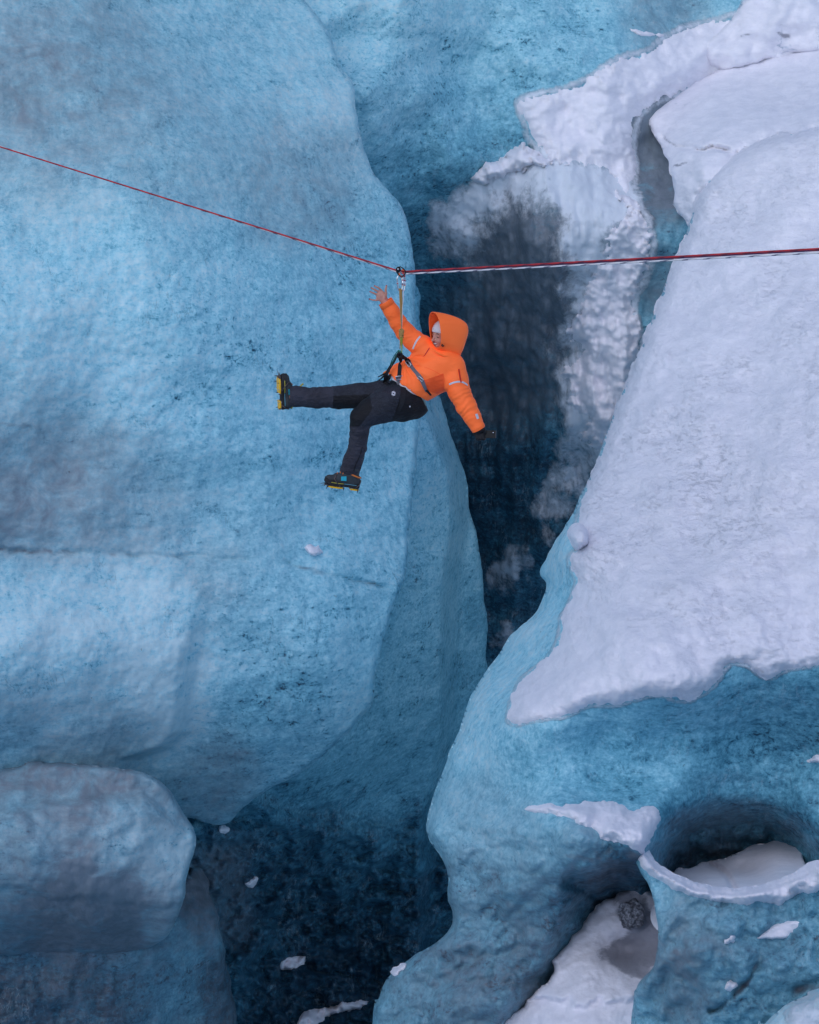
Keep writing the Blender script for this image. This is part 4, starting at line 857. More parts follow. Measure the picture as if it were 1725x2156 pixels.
f.chain([(J(1300, 730, 0), zs(100)), (J(1255, 800, 0), zs(100)), (J(1170, 860, 0), zs(86)), (J(1090, 920, 0), zs(80))], .04)
f.cone(J(1290, 640, .03), J(1280, 690, .02), zs(80), zs(100), .03)
f.chain([(J(x, y, d), zs(r)) for x, y, r, d in LA], .022)
HEMP = np.array(J(1027, 878, 0)); HN = J(1027-57.4, 878+81.9, 0)-HEMP; HN /= np.linalg.norm(HN)
f.cut(HEMP, HN)
CU1 = J(868, 290, .055); n1 = J(868-50, 290-80, .055)-CU1; f.cut(CU1, n1/np.linalg.norm(n1))
CU2 = J(1506, 1160, -.15); n2 = J(1506+42, 1160+76, -.15)-CU2; f.cut(CU2, n2/np.linalg.norm(n2))
def limbcoord(P, L):
    best = np.full(len(P), 1e9); s = np.zeros(len(P)); acc = 0
    for (x, y, r, d), (x2, y2, r2, d2) in zip(L[:-1], L[1:]):
        a = J(x, y, d); b = J(x2, y2, d2); ab = b-a; Lg = np.linalg.norm(ab); t = np.clip(((P-a)@ab)/(Lg*Lg), 0, 1)
        D = np.linalg.norm(P-a-t[:, None]*ab, axis=1); m = D < best; best[m] = D[m]; s[m] = acc+t[m]*Lg; acc += Lg
    return s, best
def wr(P):
    s, b = limbcoord(P, LA); tot = .55
    ph = s*2*math.pi/.042+2.2*perlin(P[:, 0]*11, P[:, 2]*9+P[:, 1]*7, 5)*2
    w = np.exp(-(b/.11)**4)*sstep(.13, .26, s)*(1-.6*sstep(.36, .44, s))
    d = .0048*np.sin(ph)*w*(.5+.5*perlin(P[:, 0]*8+P[:, 1]*9, P[:, 2]*8, 8))*1.6
    s2, b2 = limbcoord(P, RA); ph2 = s2*2*math.pi/.05+3*perlin(P[:, 0]*9, P[:, 2]*9+P[:, 1]*7, 15)*1.6
    w2 = np.exp(-(b2/.10)**4)*sstep(.10, .2, s2)*(P[:, 2] > -.1)
    d += .0034*np.sin(ph2)*w2*(.5+.6*perlin(P[:, 0]*9+P[:, 1]*9, P[:, 2]*8, 18))
    # folds pulled towards the harness ring
    c = J(975, 690, -.1); r = np.hypot(P[:, 0]-c[0], P[:, 2]-c[2]); an = np.arctan2(P[:, 2]-c[2], P[:, 0]-c[0])
    w3 = sstep(.03, .10, r)*sstep(.38, .16, r)*np.exp(-(np.minimum(b, b2)/.03)**-2 if False else 0)
    lim = sstep(.075, .12, b)*sstep(.075, .12, b2)
    d += .0045*np.sin(an*17+2.5*perlin(P[:, 0]*7, P[:, 2]*7+P[:, 1]*5, 31))*w3*lim
    d += .006*perlin(P[:, 0]*7+P[:, 1]*5, P[:, 2]*7-P[:, 1]*3, 41)*(lim*.8+.2)
    return d
f.mod(wr)
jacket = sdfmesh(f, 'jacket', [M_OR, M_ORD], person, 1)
# darker side panel under the arm (chest pocket panel)
me = jacket.data; cen = np.zeros(len(me.polygons)*3); me.polygons.foreach_get('center', cen); cen = cen.reshape(-1, 3)
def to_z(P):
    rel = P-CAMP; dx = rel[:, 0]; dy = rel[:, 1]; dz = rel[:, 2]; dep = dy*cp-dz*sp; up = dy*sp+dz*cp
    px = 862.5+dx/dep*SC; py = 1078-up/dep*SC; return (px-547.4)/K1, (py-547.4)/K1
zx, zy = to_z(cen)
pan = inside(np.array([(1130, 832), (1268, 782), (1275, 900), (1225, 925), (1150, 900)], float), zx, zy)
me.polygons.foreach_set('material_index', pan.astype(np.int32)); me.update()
# sleeve cuff turned back at the bare hand
tube('cuff', [CU1-n1/np.linalg.norm(n1)*.040, CU1-n1/np.linalg.norm(n1)*.036, CU1+n1/np.linalg.norm(n1)*.006], [.052, .062, .060], M_OR, jacket, 28, caps=False)
tube('cuff', [CU2-n2/np.linalg.norm(n2)*.02, CU2+n2/np.linalg.norm(n2)*.006, CU2+n2/np.linalg.norm(n2)*.012], [.050, .059, .055], M_OR, jacket, 28, caps=False)
# hood: a loft open towards the face
SH = np.array([-.62, .78, 0])
rings = [((1197, 360), (1222, 607), -.085, .070), ((1199, 359), (1224, 612), -.080, .074), ((1224, 361), (1240, 628), -.055, .086), ((1262, 367), (1262, 644), -.03, .096), ((1312, 380), (1300, 662), .005, .106), ((1358, 398), (1336, 668), .03, .102),
         ((1396, 418), (1356, 660), .05, .086), ((1415, 436), (1368, 630), .066, .066), ((1423, 460), (1384, 592), .078, .044), ((1424, 484), (1400, 552), .082, .022)]
V = []; F = []; NS = 40
for ri, (tp, bt, d, w) in enumerate(rings):
    T = J(*tp, d); B = J(*bt, d); c = (T+B)/2; u = (T-B)/2
    for k in range(NS):
        a = 2*math.pi*k/NS; ca, sa = math.cos(a), math.sin(a)
        e = .82 if ri < 4 else .9
        q = c+u*np.sign(ca)*abs(ca)**e*1.0+SH*w*np.sign(sa)*abs(sa)**.85
        # a soft crease in the cloth
        q = q+SH*.004*math.sin(ri*1.1+a*3)*(ri > 1)
        V.append(q)
for i in range(len(rings)-1):
    for k in range(NS): F.append((i*NS+k, i*NS+(k+1) % NS, (i+1)*NS+(k+1) % NS, (i+1)*NS+k))
F.append(tuple((len(rings)-1)*NS+k for k in range(NS)))
hood = newmesh('hood', V, F, M_HOOD, True, person)
for ty, a in (('SUBSURF', 2), ('SOLIDIFY', .0045)):
    m = hood.modifiers.new(ty.lower(), ty)
    if ty == 'SUBSURF': m.levels = m.render_levels = a
    else: m.thickness = a; m.offset = 0
# gathered collar seam where the hood joins the jacket
tube('collar_seam', [J(1190, 612, -.10), J(1225, 640, -.115), J(1270, 662, -.112), J(1320, 670, -.085), J(1365, 668, -.04), J(1385, 650, .02)], [.004, .007, .009, .010, .009, .006], M_HOOD, hood, 10)
# undershirt and bare strip at the waist
f = Field(*zbox(820, 1400, 640, 1080, .3), .006)
f.chain([(J(1085, 770, .03), zs(88)), (J(985, 815, .02), zs(82)), (J(930, 860, 0), zs(69))], .03)
f.chain([(J(1160, 790, -.01), zs(103)), (J(1060, 860, -.01), zs(94)), (J(1000, 930, -.01), zs(84))], .04)
f.chain([(J(1255, 800, .01), zs(90)), (J(1170, 860, .01), zs(80)), (J(1095, 915, .01), zs(76))], .04)
f.cut(HEMP+HN*.016, HN); f.mod(lambda P: .003*np.sin(P[:, 0]*120+P[:, 2]*60))
sdfmesh(f, 'undershirt', M_WHT, person, 1)

# trousers
f = Field(*zbox(150, 1240, 760, 1540, .34), .0055)
NL = [(985, 985, 126, -.03), (865, 1002, 117, -.10), (765, 1048, 94, -.14), (700, 1092, 76, -.15), (690, 1150, 67, -.14), (675, 1290, 62, -.12), (642, 1380, 64, -.105), (620, 1462, 68, -.10)]
FL = [(950, 925, 95, .07), (840, 932, 96, .08), (700, 940, 90, .09), (540, 947, 77, .10), (400, 950, 70, .10), (250, 941, 70, .10), (196, 938, 62, .10)]
f.chain([(J(x, y, d), zs(r)) for x, y, r, d in FL], .02)
f.chain([(J(x, y, d), zs(r)) for x, y, r, d in NL], .02)
f.chain([(J(1010, 890, .03), zs(96)), (J(1060, 980, .02), zs(108)), (J(985, 985, 0), zs(125))], .035)
f.chain([(J(1075, 900, .02), zs(84)), (J(1075, 985, .02), zs(92))], .03)
WP = J(1050, 905, 0); WN = J(1050+58, 905-81, 0)-WP; WN /= np.linalg.norm(WN)
f.cut(J(1135, 985, 0), (J(1135+85, 985-45, 0)-J(1135, 985, 0))/np.linalg.norm(J(1135+85, 985-45, 0)-J(1135, 985, 0)))
f.cut(J(1000, 845, 0), (J(1000+30, 845-90, 0)-J(1000, 845, 0))/np.linalg.norm(J(1000+30, 845-90, 0)-J(1000, 845, 0)))
A1 = J(618, 1470, -.10); f.cut(A1, (J(610, 1520, -.10)-A1)/np.linalg.norm(J(610, 1520, -.10)-A1))
A2 = J(208, 938, .10); f.cut(A2, (J(100, 938, .10)-A2)/np.linalg.norm(J(100, 938, .10)-A2))
def wr2(P):
    s, b = limbcoord(P, NL); s2, b2 = limbcoord(P, FL)
    w = np.exp(-(b/.10)**4)*sstep(.30, .36, s); w2 = np.exp(-(b2/.10)**4)*sstep(.2, .3, s2)
    d = .0052*np.sin(s*2*math.pi/.052+4*perlin(P[:, 0]*8, P[:, 2]*6+P[:, 1]*7, 61))*w*(.5+.8*perlin(P[:, 0]*6, P[:, 2]*7, 62))
    d += .0052*np.sin(s2*2*math.pi/.06+4*perlin(P[:, 0]*6, P[:, 2]*8+P[:, 1]*7, 63))*w2*(.5+.8*perlin(P[:, 0]*7, P[:, 2]*6, 64))
    d += .005*perlin(P[:, 0]*9+P[:, 1]*6, P[:, 2]*9-P[:, 1]*4, 65)
    return d
f.mod(wr2)
trousers = sdfmesh(f, 'trousers', [M_PANT, M_SHIN, M_BLK], person, 1)
me = trousers.data; cen = np.zeros(len(me.polygons)*3); me.polygons.foreach_get('center', cen); cen = cen.reshape(-1, 3); zx, zy = to_z(cen)
s1, b1 = limbcoord(cen, NL); s2, b2 = limbcoord(cen, FL); near = b1*1.0 < b2+.0
mi = np.zeros(len(cen), np.int32)
sn = s1 > .47; mi[near & (zy > 1148)] = 1
kn = near & (zy <= 1148) & (zx < 770+(zy-1000)*.15) & (zx+0.75*(zy-1000) < 800); mi[kn & (zx < 800)] = 2
far = ~near; mi[far & (zx < 505)] = 1; mi[far & (zx >= 505) & (zy > 935-(zx-505)*.03) & (zx < 760)] = 2
mi[(zx > 905) & (zy > 885) & (zx > 985-.35*(zy-900))] = 2
me.polygons.foreach_set('material_index', mi); me.update()
# waistband
tube('waistband', [J(x, y, d) for x, y, d in ((1085, 925, -.085), (1110, 940, -.083), (1132, 965, -.06), (1142, 1000, -.02), (1136, 1020, .02))], [.006, .008, .009, .008, .006], M_MINT, trousers, 8)

TREE = bvh([jacket, trousers])
# reflective bands and zips
ribbon('reflective_band', TREE, [(1107, 528), (1085, 552), (1068, 585), (1058, 614)], .014, M_REF, jacket, .002)
ribbon('reflective_band', TREE, [(1308, 858), (1340, 843), (1385, 838), (1418, 850), (1432, 866)], .014, M_REF, jacket, .002)
ribbon('sleeve_patch', TREE, [(1492, 1062), (1504, 1096)], .022, M_REF, jacket, .002)
ribbon('arm_zip', TREE, [(1372, 752), (1379, 800), (1388, 845)], .012, M_ZIP, jacket, .002)
ribbon('front_zip', TREE, [(1172, 606), (1160, 622), (1148, 650), (1128, 668)], [.006, .012, .010, .003], M_ZIP, jacket, .001)
# storm flap and pocket seams as fine raised piping
for P in ([(1120, 835), (1190, 815), (1265, 785)], [(1265, 790), (1280, 850), (1285, 900)], [(1010, 740), (1100, 730), (1190, 760), (1262, 800)], [(1135, 905), (1150, 870), (1140, 838)]):
    ribbon('seam', TREE, P, .003, M_ORD, jacket, .0005, .0015)
# hood toggles
TH = BVHTree.FromPolygons([tuple(v) for v in V], F)
for (x, y, r) in ((1254, 587, .0055), (1262, 592, .0055), (1258, 580, .004), (1268, 590, .004)):
    q, n = stick(TH, x, y)
    if q is not None: small_ell('toggle', q+n*.006, (r, r, r*1.3), M_BLKM, hood, np.eye(3), 5)
# trouser emblem, pocket badge, knee zip pull
q0, n0 = stick(TREE, 922, 922)
if q0 is not None:
    for k in range(8):
        a = 2*math.pi*k/8+.2; ribbon('emblem_petal', TREE, [(922+5*math.cos(a), 922+5*math.sin(a)), (922+15*math.cos(a), 922+17*math.sin(a))], .0075, M_REF, trousers, .001, .001, sm=0)
ribbon('pocket_badge', TREE, [(1034, 1006), (1036, 1016)], .010, M_REF, trousers, .001, .001, sm=0)
ribbon('zip_pull', TREE, [(1030, 905), (1040, 893)], .010, M_REF, trousers, .004, .002, sm=0)
ribbon('thigh_seam', TREE, [(985, 900), (975, 960), (950, 1040), (915, 1085)], .003, M_BLK, trousers, .0005, .0015)
ribbon('shin_zip', TREE, [(706, 1290), (690, 1350), (665, 1400), (648, 1455)], .006, M_BLK, trousers, .001, .002)
ribbon('shin_zip', TREE, [(722, 1310), (718, 1370), (700, 1420), (690, 1455)], .006, M_BLK, trousers, .001, .002)

# harness
har = bpy.data.objects.new('harness', None); link(har); har.location = (0, 0, 0); har.parent = person
RING_ = J(972, 655, -.20)
ribbon('strap', TREE, [(958, 648), (985, 668), (1015, 690), (1036, 712)], [.030, .040, .038], M_WEB, har, .012, .004, miss=-.16)
ribbon('strap', TREE, [(1034, 708), (1068, 765), (1110, 812), (1132, 862), (1152, 905)], [.036, .036, .034, .022], M_GREY, har, .006, .003)
ribbon('strap_tail', TREE, [(1148, 893), (1165, 912), (1180, 930)], [.020, .018, .014], M_WEB, har, .006, .004)
ribbon('strap', TREE, [(972, 660), (970, 720), (963, 770), (958, 808)], [.034, .030, .032], M_WEB, har, .010, .004, miss=-.15)
ribbon('strap_tail', TREE, [(962, 800), (957, 835), (950, 862)], [.044, .044, .044], M_GREY, har, .009, .004)
ribbon('strap', TREE, [(945, 655), (925, 700), (895, 745), (872, 790), (862, 850)], [.020, .022, .026, .034], M_WEB, har, .006, .003, miss=-.08)
ribbon('leg_loop', TREE, [(905, 790), (885, 825), (868, 862)], [.026, .03, .034], M_WEB, har, .010, .004, miss=-.08)
ribbon('leg_loop', TREE, [(990, 868), (988, 930), (975, 1000), (955, 1040)], [.040, .044, .040, .03], M_WEB, har, .004, .004)
ribbon('leg_loop', TREE, [(950, 800), (920, 832), (893, 856)], [.010, .012, .010], M_GREY, har, .012, .003, miss=-.1)
for (x, y, w, h, rot) in ((1034, 716, 22, 12, -35), (960, 812, 24, 12, 5), (1110, 822, 20, 8, -40)):
    q, n = stick(TREE, x, y)
    if q is None: q, n = J(x, y, -.15), np.array([0, -1., 0])
    a = R(rot); u = np.array([math.cos(a), 0, math.sin(a)]); u = u-n*(u@n); u /= np.linalg.norm(u); v = np.cross(n, u)
    bk = tube('buckle', [q+n*.017+u*sx*w*ZU+v*sy*h*ZU for sx, sy in ((-1, -1), (1, -1), (1, 1), (-1, 1))], .0042, M_STEEL if x > 1000 or True else M_BLKM, har, 6, closed=True)
ring = tube('belay_loop', [J(948, 652, -.19), J(962, 640, -.20), J(980, 648, -.20), J(976, 672, -.20), J(955, 672, -.19)], .009, M_WEB, har, 8, closed=True)
tube('loose_strap', [J(880, 762, .0), J(850, 790, .02), J(815, 808, .03)], [.006, .007, .004], M_WEB, har, 6)
tube('loose_strap', [J(875, 780, .0), J(848, 808, .0), J(822, 830, .0)], [.006, .008, .004], M_WEB, har, 6)
tube('gear_cord', [J(890, 762, -.02), J(868, 770, -.02), J(850, 782, -.02)], [.008, .007, .005], M_LACE, har, 6)

# boots with crampons, built in their own frame: x to the toe, y sideways, z up
def boot(heel, fwd, up, near_sign, strap=False):
    x = np.array(fwd, float); x /= np.linalg.norm(x); z = np.array(up, float); z -= x*(z@x); z /= np.linalg.norm(z); y = np.cross(z, x)
    T = lambda a, b, c: np.array(heel)+x*a+y*b+z*c
    f = Field(np.array(heel)-.36, np.array(heel)+.36, .0048)
    A = (x, y, z)
    f.cone(T(.03, 0, .055), T(.15, 0, .048), .040, .040, .02, flat=(y, .95))
    f.cone(T(.15, 0, .048), T(.245, .0, .040), .040, .036, .02)
    f.cone(T(.05, 0, .06), T(.065, 0, .15), .042, .050, .03)
    f.cone(T(.08, 0, .10), T(.17, 0, .065), .040, .034, .03)
    f.cut(T(0, 0, .020), -z); f.cut(T(0, 0, .165), z)
    b_ = sdfmesh(f, 'boot', M_UP, person, 1)
    # outline of the foot for sole and rand
    out = [(-.012, .0), (-.006, .028), (.03, .036), (.10, .034), (.17, .046), (.235, .044), (.275, .024), (.285, 0), (.275, -.024), (.235, -.044), (.17, -.046), (.10, -.034), (.03, -.036), (-.006, -.028)]
    O = catmull(out, .006)
    def plate(name, z0, z1, gr, mat, lo=-1, hi=1, rock=.0):
        P = O[(O[:, 0] > lo) & (O[:, 0] < hi)] if (lo > -1 or hi < 1) else O
        # keep order as a closed outline
        c = P.mean(0); V = []
        for zz, g in ((z0, gr*.97), (z0+(z1-z0)*.3, gr), (z1, gr)):
            for p in P:
                q = c+(p-c)*g; V.append(T(q[0], q[1], zz+rock*max(0, q[0]-.2)**2*40))
        n = len(P); F = [(i+n*k, (i+1) % n+n*k, (i+1) % n+n*(k+1), i+n*(k+1)) for k in (0, 1) for i in range(n)]
        F += [tuple(range(n))[::-1], tuple(range(2*n, 3*n))]
        return newmesh(name, V, F, mat, False, b_)
    plate('sole', 0, .022, 1., M_RUB, rock=.06); plate('rand', .0225, .040, .985, M_RUB, rock=.06)
    # coloured midsole stripe on both sides
    for sg in (-1, 1):
        S = O[(O[:, 1]*sg > .012) & (O[:, 0] > .02) & (O[:, 0] < .24)]; S = S[np.argsort(S[:, 0])]
        h = len(S)//2
        tube('midsole_stripe', [T(p[0], p[1]*1.03, .026) for p in S[:h]], .0035, M_STR, b_, 6)
        tube('midsole_stripe', [T(p[0], p[1]*1.03, .026+.03*(p[0]-.13)*.3) for p in S[h:]], .0035, M_OLIVE, b_, 6)
    tree = bvh([b_])
    def on(a, b, c, off=.003):   # nearest skin of the boot
        q = T(a, b, c); h = tree.find_nearest(Vector(q)); nn = np.array(h[1]); 
        return np.array(h[0])+(q-np.array(h[0]))/(np.linalg.norm(q-np.array(h[0]))+1e-9)*off
    for sg in (-1, 1):
        P = [on(.115, sg*.06, .055), on(.160, sg*.06, .055), on(.165, sg*.055, .090), on(.125, sg*.06, .095)]
        c = sum(P)/4; V = [p+(p-c)*.1 for p in P]; V2 = [v+y*sg*.004 for v in V]
        newmesh('side_patch', V+V2, [(0, 1, 2, 3), (4, 7, 6, 5), (0, 4, 5, 1), (1, 5, 6, 2), (2, 6, 7, 3), (3, 7, 4, 0)], M_TEAL, False, b_)
    for k in range(5):
        a = .195-.022*k; cc = .078+.012*k
        tube('lace', [on(a, -.03, cc, .004), on(a-.005, 0, cc+.03, .005), on(a, .03, cc, .004)], .003, M_LACE, b_, 6)
    # crampon
    cr = plate('crampon', -.006, -.001, .9, M_DSTEEL, .12, .30)
    plate('heel_plate', -.006, -.001, .9, M_DSTEEL, -.1, .075)
    boxm('linking_bar', T(.11, 0, -.004), A, (.05, .009, .002), M_DSTEEL, b_)
    plate('toe_anti_snow_plate', -.019, -.0065, .95, M_YEL, .125, .26)
    plate('heel_anti_snow_plate', -.019, -.0065, .95, M_YEL, -.1, .07)
    for sg in (-1, 1):
        for (a, dx, L) in ((.255, .012, .034), (.215, .004, .032), (.165, -.002, .030), (.125, -.004, .028), (.055, .002, .030), (.005, -.004, .032)):
            w = .040 if a > .1 else .032
            V = [T(a-.008, sg*w, -.002), T(a+.008, sg*w, -.002), T(a+.008, sg*(w-.003), -.002), T(a-.008, sg*(w-.003), -.002), T(a+dx, sg*(w-.001), -.006-L)]
            newmesh('spike', V, [(0, 1, 4), (1, 2, 4), (2, 3, 4), (3, 0, 4), (0, 3, 2, 1)], M_STEEL if a in (.165, .055) else M_DSTEEL, False, b_)
        V = [T(.262, sg*.022-.005, -.004), T(.262, sg*.022+.005, -.004), T(.262, sg*.022+.005, .004), T(.262, sg*.022-.005, .004)]; e = [T(.315, sg*.026+d_, -.016) for d_ in (0,)]
        newmesh('front_point', V+e, [(0, 1, 4), (1, 2, 4), (2, 3, 4), (3, 0, 4), (0, 3, 2, 1)], M_DSTEEL, False, b_)
        tube('crampon_bail', [T(.15, sg*.048, 0), T(.19, sg*.050, .03), T(.215, sg*.044, .058), T(.20, sg*.022, .088), T(.198, 0, .094)], .0042, M_DSTEEL, b_, 6)
        tube('crampon_bail', [T(.03, sg*.040, 0), T(.0, sg*.040, .035), T(-.010, sg*.020, .060), T(-.014, 0, .065)], .0042, M_DSTEEL, b_, 6)
    # ankle strap
    tube('ankle_strap', [T(-.010, 0, .085), T(.02, .042, .095), T(.07, .050, .110), T(.115, .036, .125), T(.132, 0, .132), T(.115, -.036, .125), T(.07, -.050, .110), T(.02, -.042, .095)], .0065, M_OLIVE if strap else M_LACE, b_, 8, closed=True)
    if strap: tube('loose_strap', [T(.125, near_sign*.03, .125), T(.150, near_sign*.035, .134), T(.178, near_sign*.03, .165), T(.192, near_sign*.028, .185)], [.006, .007, .006, .008], M_OLIVE, b_, 6)
    else: tube('laces_tail', [T(.05, near_sign*.052, .10), T(.03, near_sign*.05, .09), T(.0, near_sign*.045, .092)], .005, M_LACE, b_, 6)
    return b_
boot(J(674, 1572, -.10), np.array(J(478, 1545, -.16))-np.array(J(674, 1572, -.10)), (-.02, -.10, 1), -1)
boot(J(146, 1022, .11), np.array(J(138, 790, .09))-np.array(J(146, 1022, .11)), (1, .32, -.02), 1, True)

# glove closed round the phone
f = Field(J(1500, 1200, -.15)-.15, J(1500, 1200, -.15)+.2, .0032)
GD = -.155
f.chain([(J(1500, 1160, GD), .040), (J(1507, 1178, GD), .036)], .01)
f.chain([(J(1500, 1190, GD), .036), (J(1510, 1205, GD), .034), (J(1530, 1205, GD), .026)], .012, flat=((0, 1, 0), .85))
for i in range(4):
    x0 = 1492+15*i; k_ = i
    f.chain([(J(x0, 1205, GD-.018), .0125), (J(x0+6, 1232+3*(i % 2), GD-.030), .0118), (J(x0+14, 1240-2*i, GD-.006), .0110), (J(x0+16, 1226-2*i, GD+.014), .0100)], .004)
f.chain([(J(1520, 1180, GD-.02), .015), (J(1545, 1170, GD-.026), .013), (J(1552, 1188, GD-.024), .0115), (J(1546, 1204, GD-.022), .0105)], .005)
sdfmesh(f, 'glove', M_GLOVE, person, 1)
a = J(1520, 1200, GD); b = J(1626, 1203, GD-.01); ux = (b-a)/np.linalg.norm(b-a); uz = np.array([.0, .25, 1.]); uz -= ux*(uz@ux); uz /= np.linalg.norm(uz)
ph = boxm('phone', (a+b)/2, (ux, np.cross(uz, ux), uz), (.066, .0048, .031), M_PHONE, None, .0025)
ph['label'] = 'black phone held out sideways in the gloved lower hand'; ph['category'] = 'phone'
small_ell('camera_lens', J(1610, 1192, GD-.016), (.005, .002, .005), M_ALU, ph, np.eye(3), 6)
boxm('edge_frame', b+ux*.0035+np.array([0, -.003, 0]), (ux, np.cross(uz, ux), uz), (.001, .004, .028), M_GREY, ph)

# ------------------------------------------------------------------ rope, pulley, carabiners, sling
def rope_mat(name, col, col2):
    b = NB(name); v = b.mapv((1, 1, 1), (0, .5, 0)); w = b.n('ShaderNodeTexWave', wave_type='BANDS', bands_direction='DIAGONAL'); b.inp(w.inputs[0], b.tc); w.inputs['Scale'].default_value = 22; w.inputs['Distortion'].default_value = 1.
    c = b.mix(b.step(w.outputs[1], .72, .9), col, col2)
    return b.done(c, .7, b.bump(w.outputs[1], .002, .6))
M_RR = rope_mat('red_rope', (.50, .020, .030), (.16, .01, .03)); M_RW = rope_mat('white_rope', (.72, .70, .74), (.14, .14, .22)); M_RP = rope_mat('purple_rope', (.10, .035, .13), (.3, .03, .06))
PX, PY = 547.4+K1*968, 547.4+K1*72
def run(a, b, n=60, sag=0.):
    a = np.array(a); b = np.array(b); t = np.linspace(0, 1, n)[:, None]; P = a+(b-a)*t; P[:, 2] -= (sag*4*t*(1-t))[:, 0]; return P
PC = J(968, 72, 0)
LEFT = at(-260, 228, 2.6); RIGHT_ = at(2150, 500.5, -5.2)
o = tube('rope', np.concatenate([run(LEFT, J(950, 73, 0)), run(J(1000, 79, -.005), RIGHT_)]), .0062, M_RR, None, 8)
o['label'] = 'thin red rope stretched across the crevasse over the pulley'; o['category'] = 'rope'
o = tube('rope', np.concatenate([run(at(-260, 226, 2.62), J(950, 83, .012)), run(J(1002, 96, -.01), at(2150, 510.5, -5.2))]), .0062, M_RW, None, 8)
o['label'] = 'white rope running just below the red rope through the pulley'; o['category'] = 'rope'
o = tube('rope', run(J(1002, 87, .01), at(2150, 504.5, -5.17)), .0048, M_RP, None, 8)
o['label'] = 'dark purple strand between the red and the white rope, only on the right side'; o['category'] = 'rope'
# tandem pulley
pu = bpy.data.objects.new('pulley', None); link(pu); pu.location = PC; bpy.context.view_layer.update()
def par(o, p):
    o.parent = p; o.matrix_parent_inverse = Matrix.Translation(-Vector(p.location)); return o
def disc(name, c, r, th, mat, n=20, rim=.8):
    V = []; F = []; prof = [(0, -th), (r*rim, -th), (r, -th*.5), (r*.82, 0), (r, th*.5), (r*rim, th), (0, th)]
    for rr, yy in prof:
        for k in range(n): a = 2*math.pi*k/n; V.append(np.array(c)+np.array([rr*math.cos(a), yy, rr*math.sin(a)]))
    for i in range(len(prof)-1):
        for k in range(n): F.append((i*n+k, i*n+(k+1) % n, (i+1)*n+(k+1) % n, (i+1)*n+k))
    return newmesh(name, V, F, mat, True)
par(disc('wheel', J(956, 66, -.018), .021, .010, M_BLKM), pu); par(disc('wheel', J(990, 76, .006), .017, .010, M_ORM), pu)
par(small_ell('axle_bolt', J(954, 64, -.031), (.007, .005, .008), M_ALU, None, np.eye(3), 6), pu)
for dx, d in ((0, -.030), (0, .026)):
    P = [J(942+dx, 62, d), J(950+dx, 50, d), J(970+dx, 47, d), J(988+dx, 58, d), J(1003+dx, 74, d), J(1004+dx, 92, d), J(988+dx, 112, d), J(972+dx, 116, d), J(955+dx, 100, d), J(945+dx, 84, d)]
    par(tube('side_plate', P, .0050, M_BLKM if d < 0 else M_ORM, None, 6, closed=True), pu)
par(tube('link', [J(960, 92, -.02), J(966, 108, -.02), J(978, 118, -.02), J(990, 108, 0)], .0075, M_ORM, None, 8), pu)
par(tube('link', [J(984, 88, -.015), J(996, 98, -.015), J(998, 116, -.01)], .0070, M_RED, None, 8), pu)
par(tube('link', [J(948, 80, -.022), J(956, 100, -.02)], .0070, M_BLKM, None, 8), pu)
pu['label'] = 'black and orange pulley block riding on the ropes'; pu['category'] = 'pulley'
def carabiner(x0, y0, x1, y1, w, d, lab, yaw):
    a = J(x0, y0, d); b = J(x1, y1, d); c = (a+b)/2; u = (a-b)/2; L = np.linalg.norm(u); s = np.array([math.cos(yaw), math.sin(yaw), 0])*w/2
    P = []
    for k in range(28):
        t = 2*math.pi*k/28; P.append(c+u*np.sign(math.cos(t))*abs(math.cos(t))**.55+s*np.sign(math.sin(t))*abs(math.sin(t))**.5*(1.12 if math.cos(t) > 0 else .9))
    e = bpy.data.objects.new('carabiner', None); link(e); e.location = c; bpy.context.view_layer.update()
    par(tube('body', P, .0058, M_ALU, None, 8, closed=True), e)
    par(tube('gate_sleeve', [c+s*1.0+u*.35, c+s*1.0-u*.35], .0085, M_ALU, None, 10), e)
    par(tube('gate_mark', [c+s*1.0+u*.45, c+s*1.0+u*.37], .0088, M_RED, None, 10), e)
    par(tube('spine_mark', [c-s*.98+u*.0, c-s*.98-u*.1], .0068, M_RED, None, 10), e)
    e['label'] = lab; e['category'] = 'carabiner'; e['group'] = 'carabiners under the pulley'
carabiner(968, 108, 968, 208, .046, -.02, 'silver carabiner, left of the two, holding the tan sling loop', .35)
carabiner(992, 112, 990, 212, .034, .01, 'silver screw-gate carabiner, right of the two, close beside the other', .9)
# sling
sg = bpy.data.objects.new('sling', None); link(sg); sg.location = J(976, 400, -.05); bpy.context.view_layer.update()
def flatband(P, w, th, mat, name):
    P = np.array(P); n = len(P); V = []; F = []
    for i in range(n):
        t = P[min(i+1, n-1)]-P[max(i-1, 0)]; t /= np.linalg.norm(t); a = .5+1.3*i/n; s = np.array([math.cos(a), math.sin(a), 0]); s -= t*(s@t); s /= np.linalg.norm(s); q = np.cross(t, s)
        ww = w[i] if hasattr(w, '__len__') else w
        for u_, v_ in ((-1, -1), (1, -1), (1, 1), (-1, 1)): V.append(P[i]+s*u_*ww/2+q*v_*th)
    for i in range(n-1):
        for k in range(4): a = i*4+k; b = i*4+(k+1) % 4; F.append((a, b, b+4, a+4))
    F += [(0, 3, 2, 1), tuple(range(4*n-4, 4*n))]; return newmesh(name, V, F, mat, False)
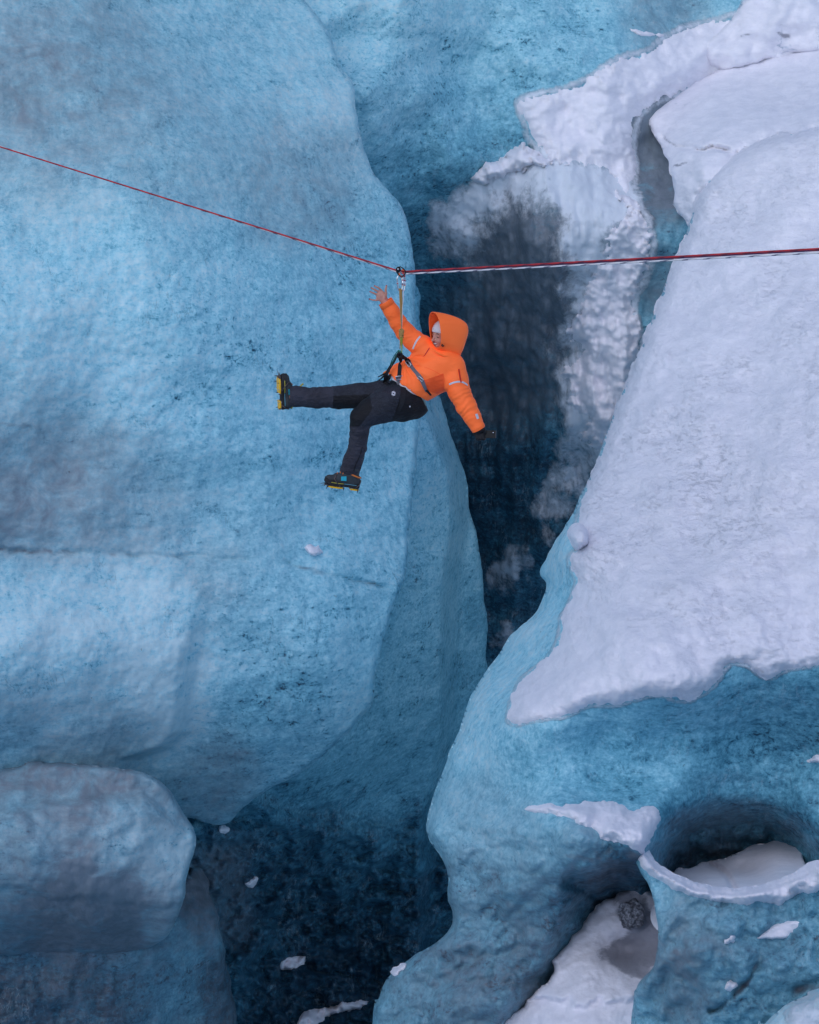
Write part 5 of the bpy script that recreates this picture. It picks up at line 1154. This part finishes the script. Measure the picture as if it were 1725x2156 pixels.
def zrun(L, n=24):
    L = np.array(L, float); t = np.linspace(0, 1, n); tt = np.linspace(0, 1, len(L)); return [J(np.interp(k, tt, L[:, 0]), np.interp(k, tt, L[:, 1]), np.interp(k, tt, L[:, 2])) for k in t]
par(flatband(zrun([(968, 196, -.03), (972, 300, -.05), (974, 400, -.08), (975, 500, -.12)]), .020, .0022, M_TAN, 'webbing'), sg)
par(flatband(zrun([(974, 200, -.02), (979, 300, -.045), (978, 400, -.075), (977, 500, -.115)]), .017, .0022, M_TAN, 'webbing'), sg)
par(tube('thin_cord', zrun([(990, 206, .0), (990, 260, -.02), (984, 330, -.05), (979, 480, -.1)]), .0035, M_WHT, None, 6), sg)
par(flatband(zrun([(974, 520, -.125), (970, 570, -.15), (967, 610, -.17)]), .016, .003, M_TAN, 'webbing'), sg)
par(flatband(zrun([(978, 520, -.13), (979, 580, -.155), (980, 655, -.19)]), .017, .003, M_LIME, 'webbing'), sg)
for k in range(5):
    y = 486+k*11; c = J(977, y, -.125); P = [c+np.array([math.cos(t)*(.016-.001*abs(k-1)), math.sin(t)*.014, .006*math.sin(t+k)]) for t in np.linspace(0, 2*math.pi, 12, endpoint=False)]
    par(tube('knot_turn', P, .0075, M_TAN, None, 8, closed=True), sg)
sg['label'] = 'tan webbing sling with a knot, running from the carabiners down to the harness'; sg['category'] = 'sling'
# green prusik cord
gc = bpy.data.objects.new('cord', None); link(gc); gc.location = J(960, 640, -.18); bpy.context.view_layer.update()
par(tube('cord_loop', [J(962, 628, -.18), J(945, 636, -.17), J(928, 660, -.14), J(910, 695, -.10), J(896, 735, -.07), J(888, 768, -.05)], .0035, M_GRN, None, 6), gc)
par(tube('cord_loop', [J(968, 632, -.19), J(950, 642, -.18), J(935, 672, -.15), J(914, 712, -.11), J(900, 750, -.07), J(892, 775, -.05)], .0035, M_GRN, None, 6), gc)
par(tube('cord_knot', [J(955, 625, -.19), J(970, 630, -.205), J(976, 640, -.20), J(962, 642, -.19), J(952, 634, -.18)], .006, M_GRN, None, 8, closed=True), gc)
gc['label'] = 'thin dark green cord looping from the foot of the sling to the hip'; gc['category'] = 'cord'
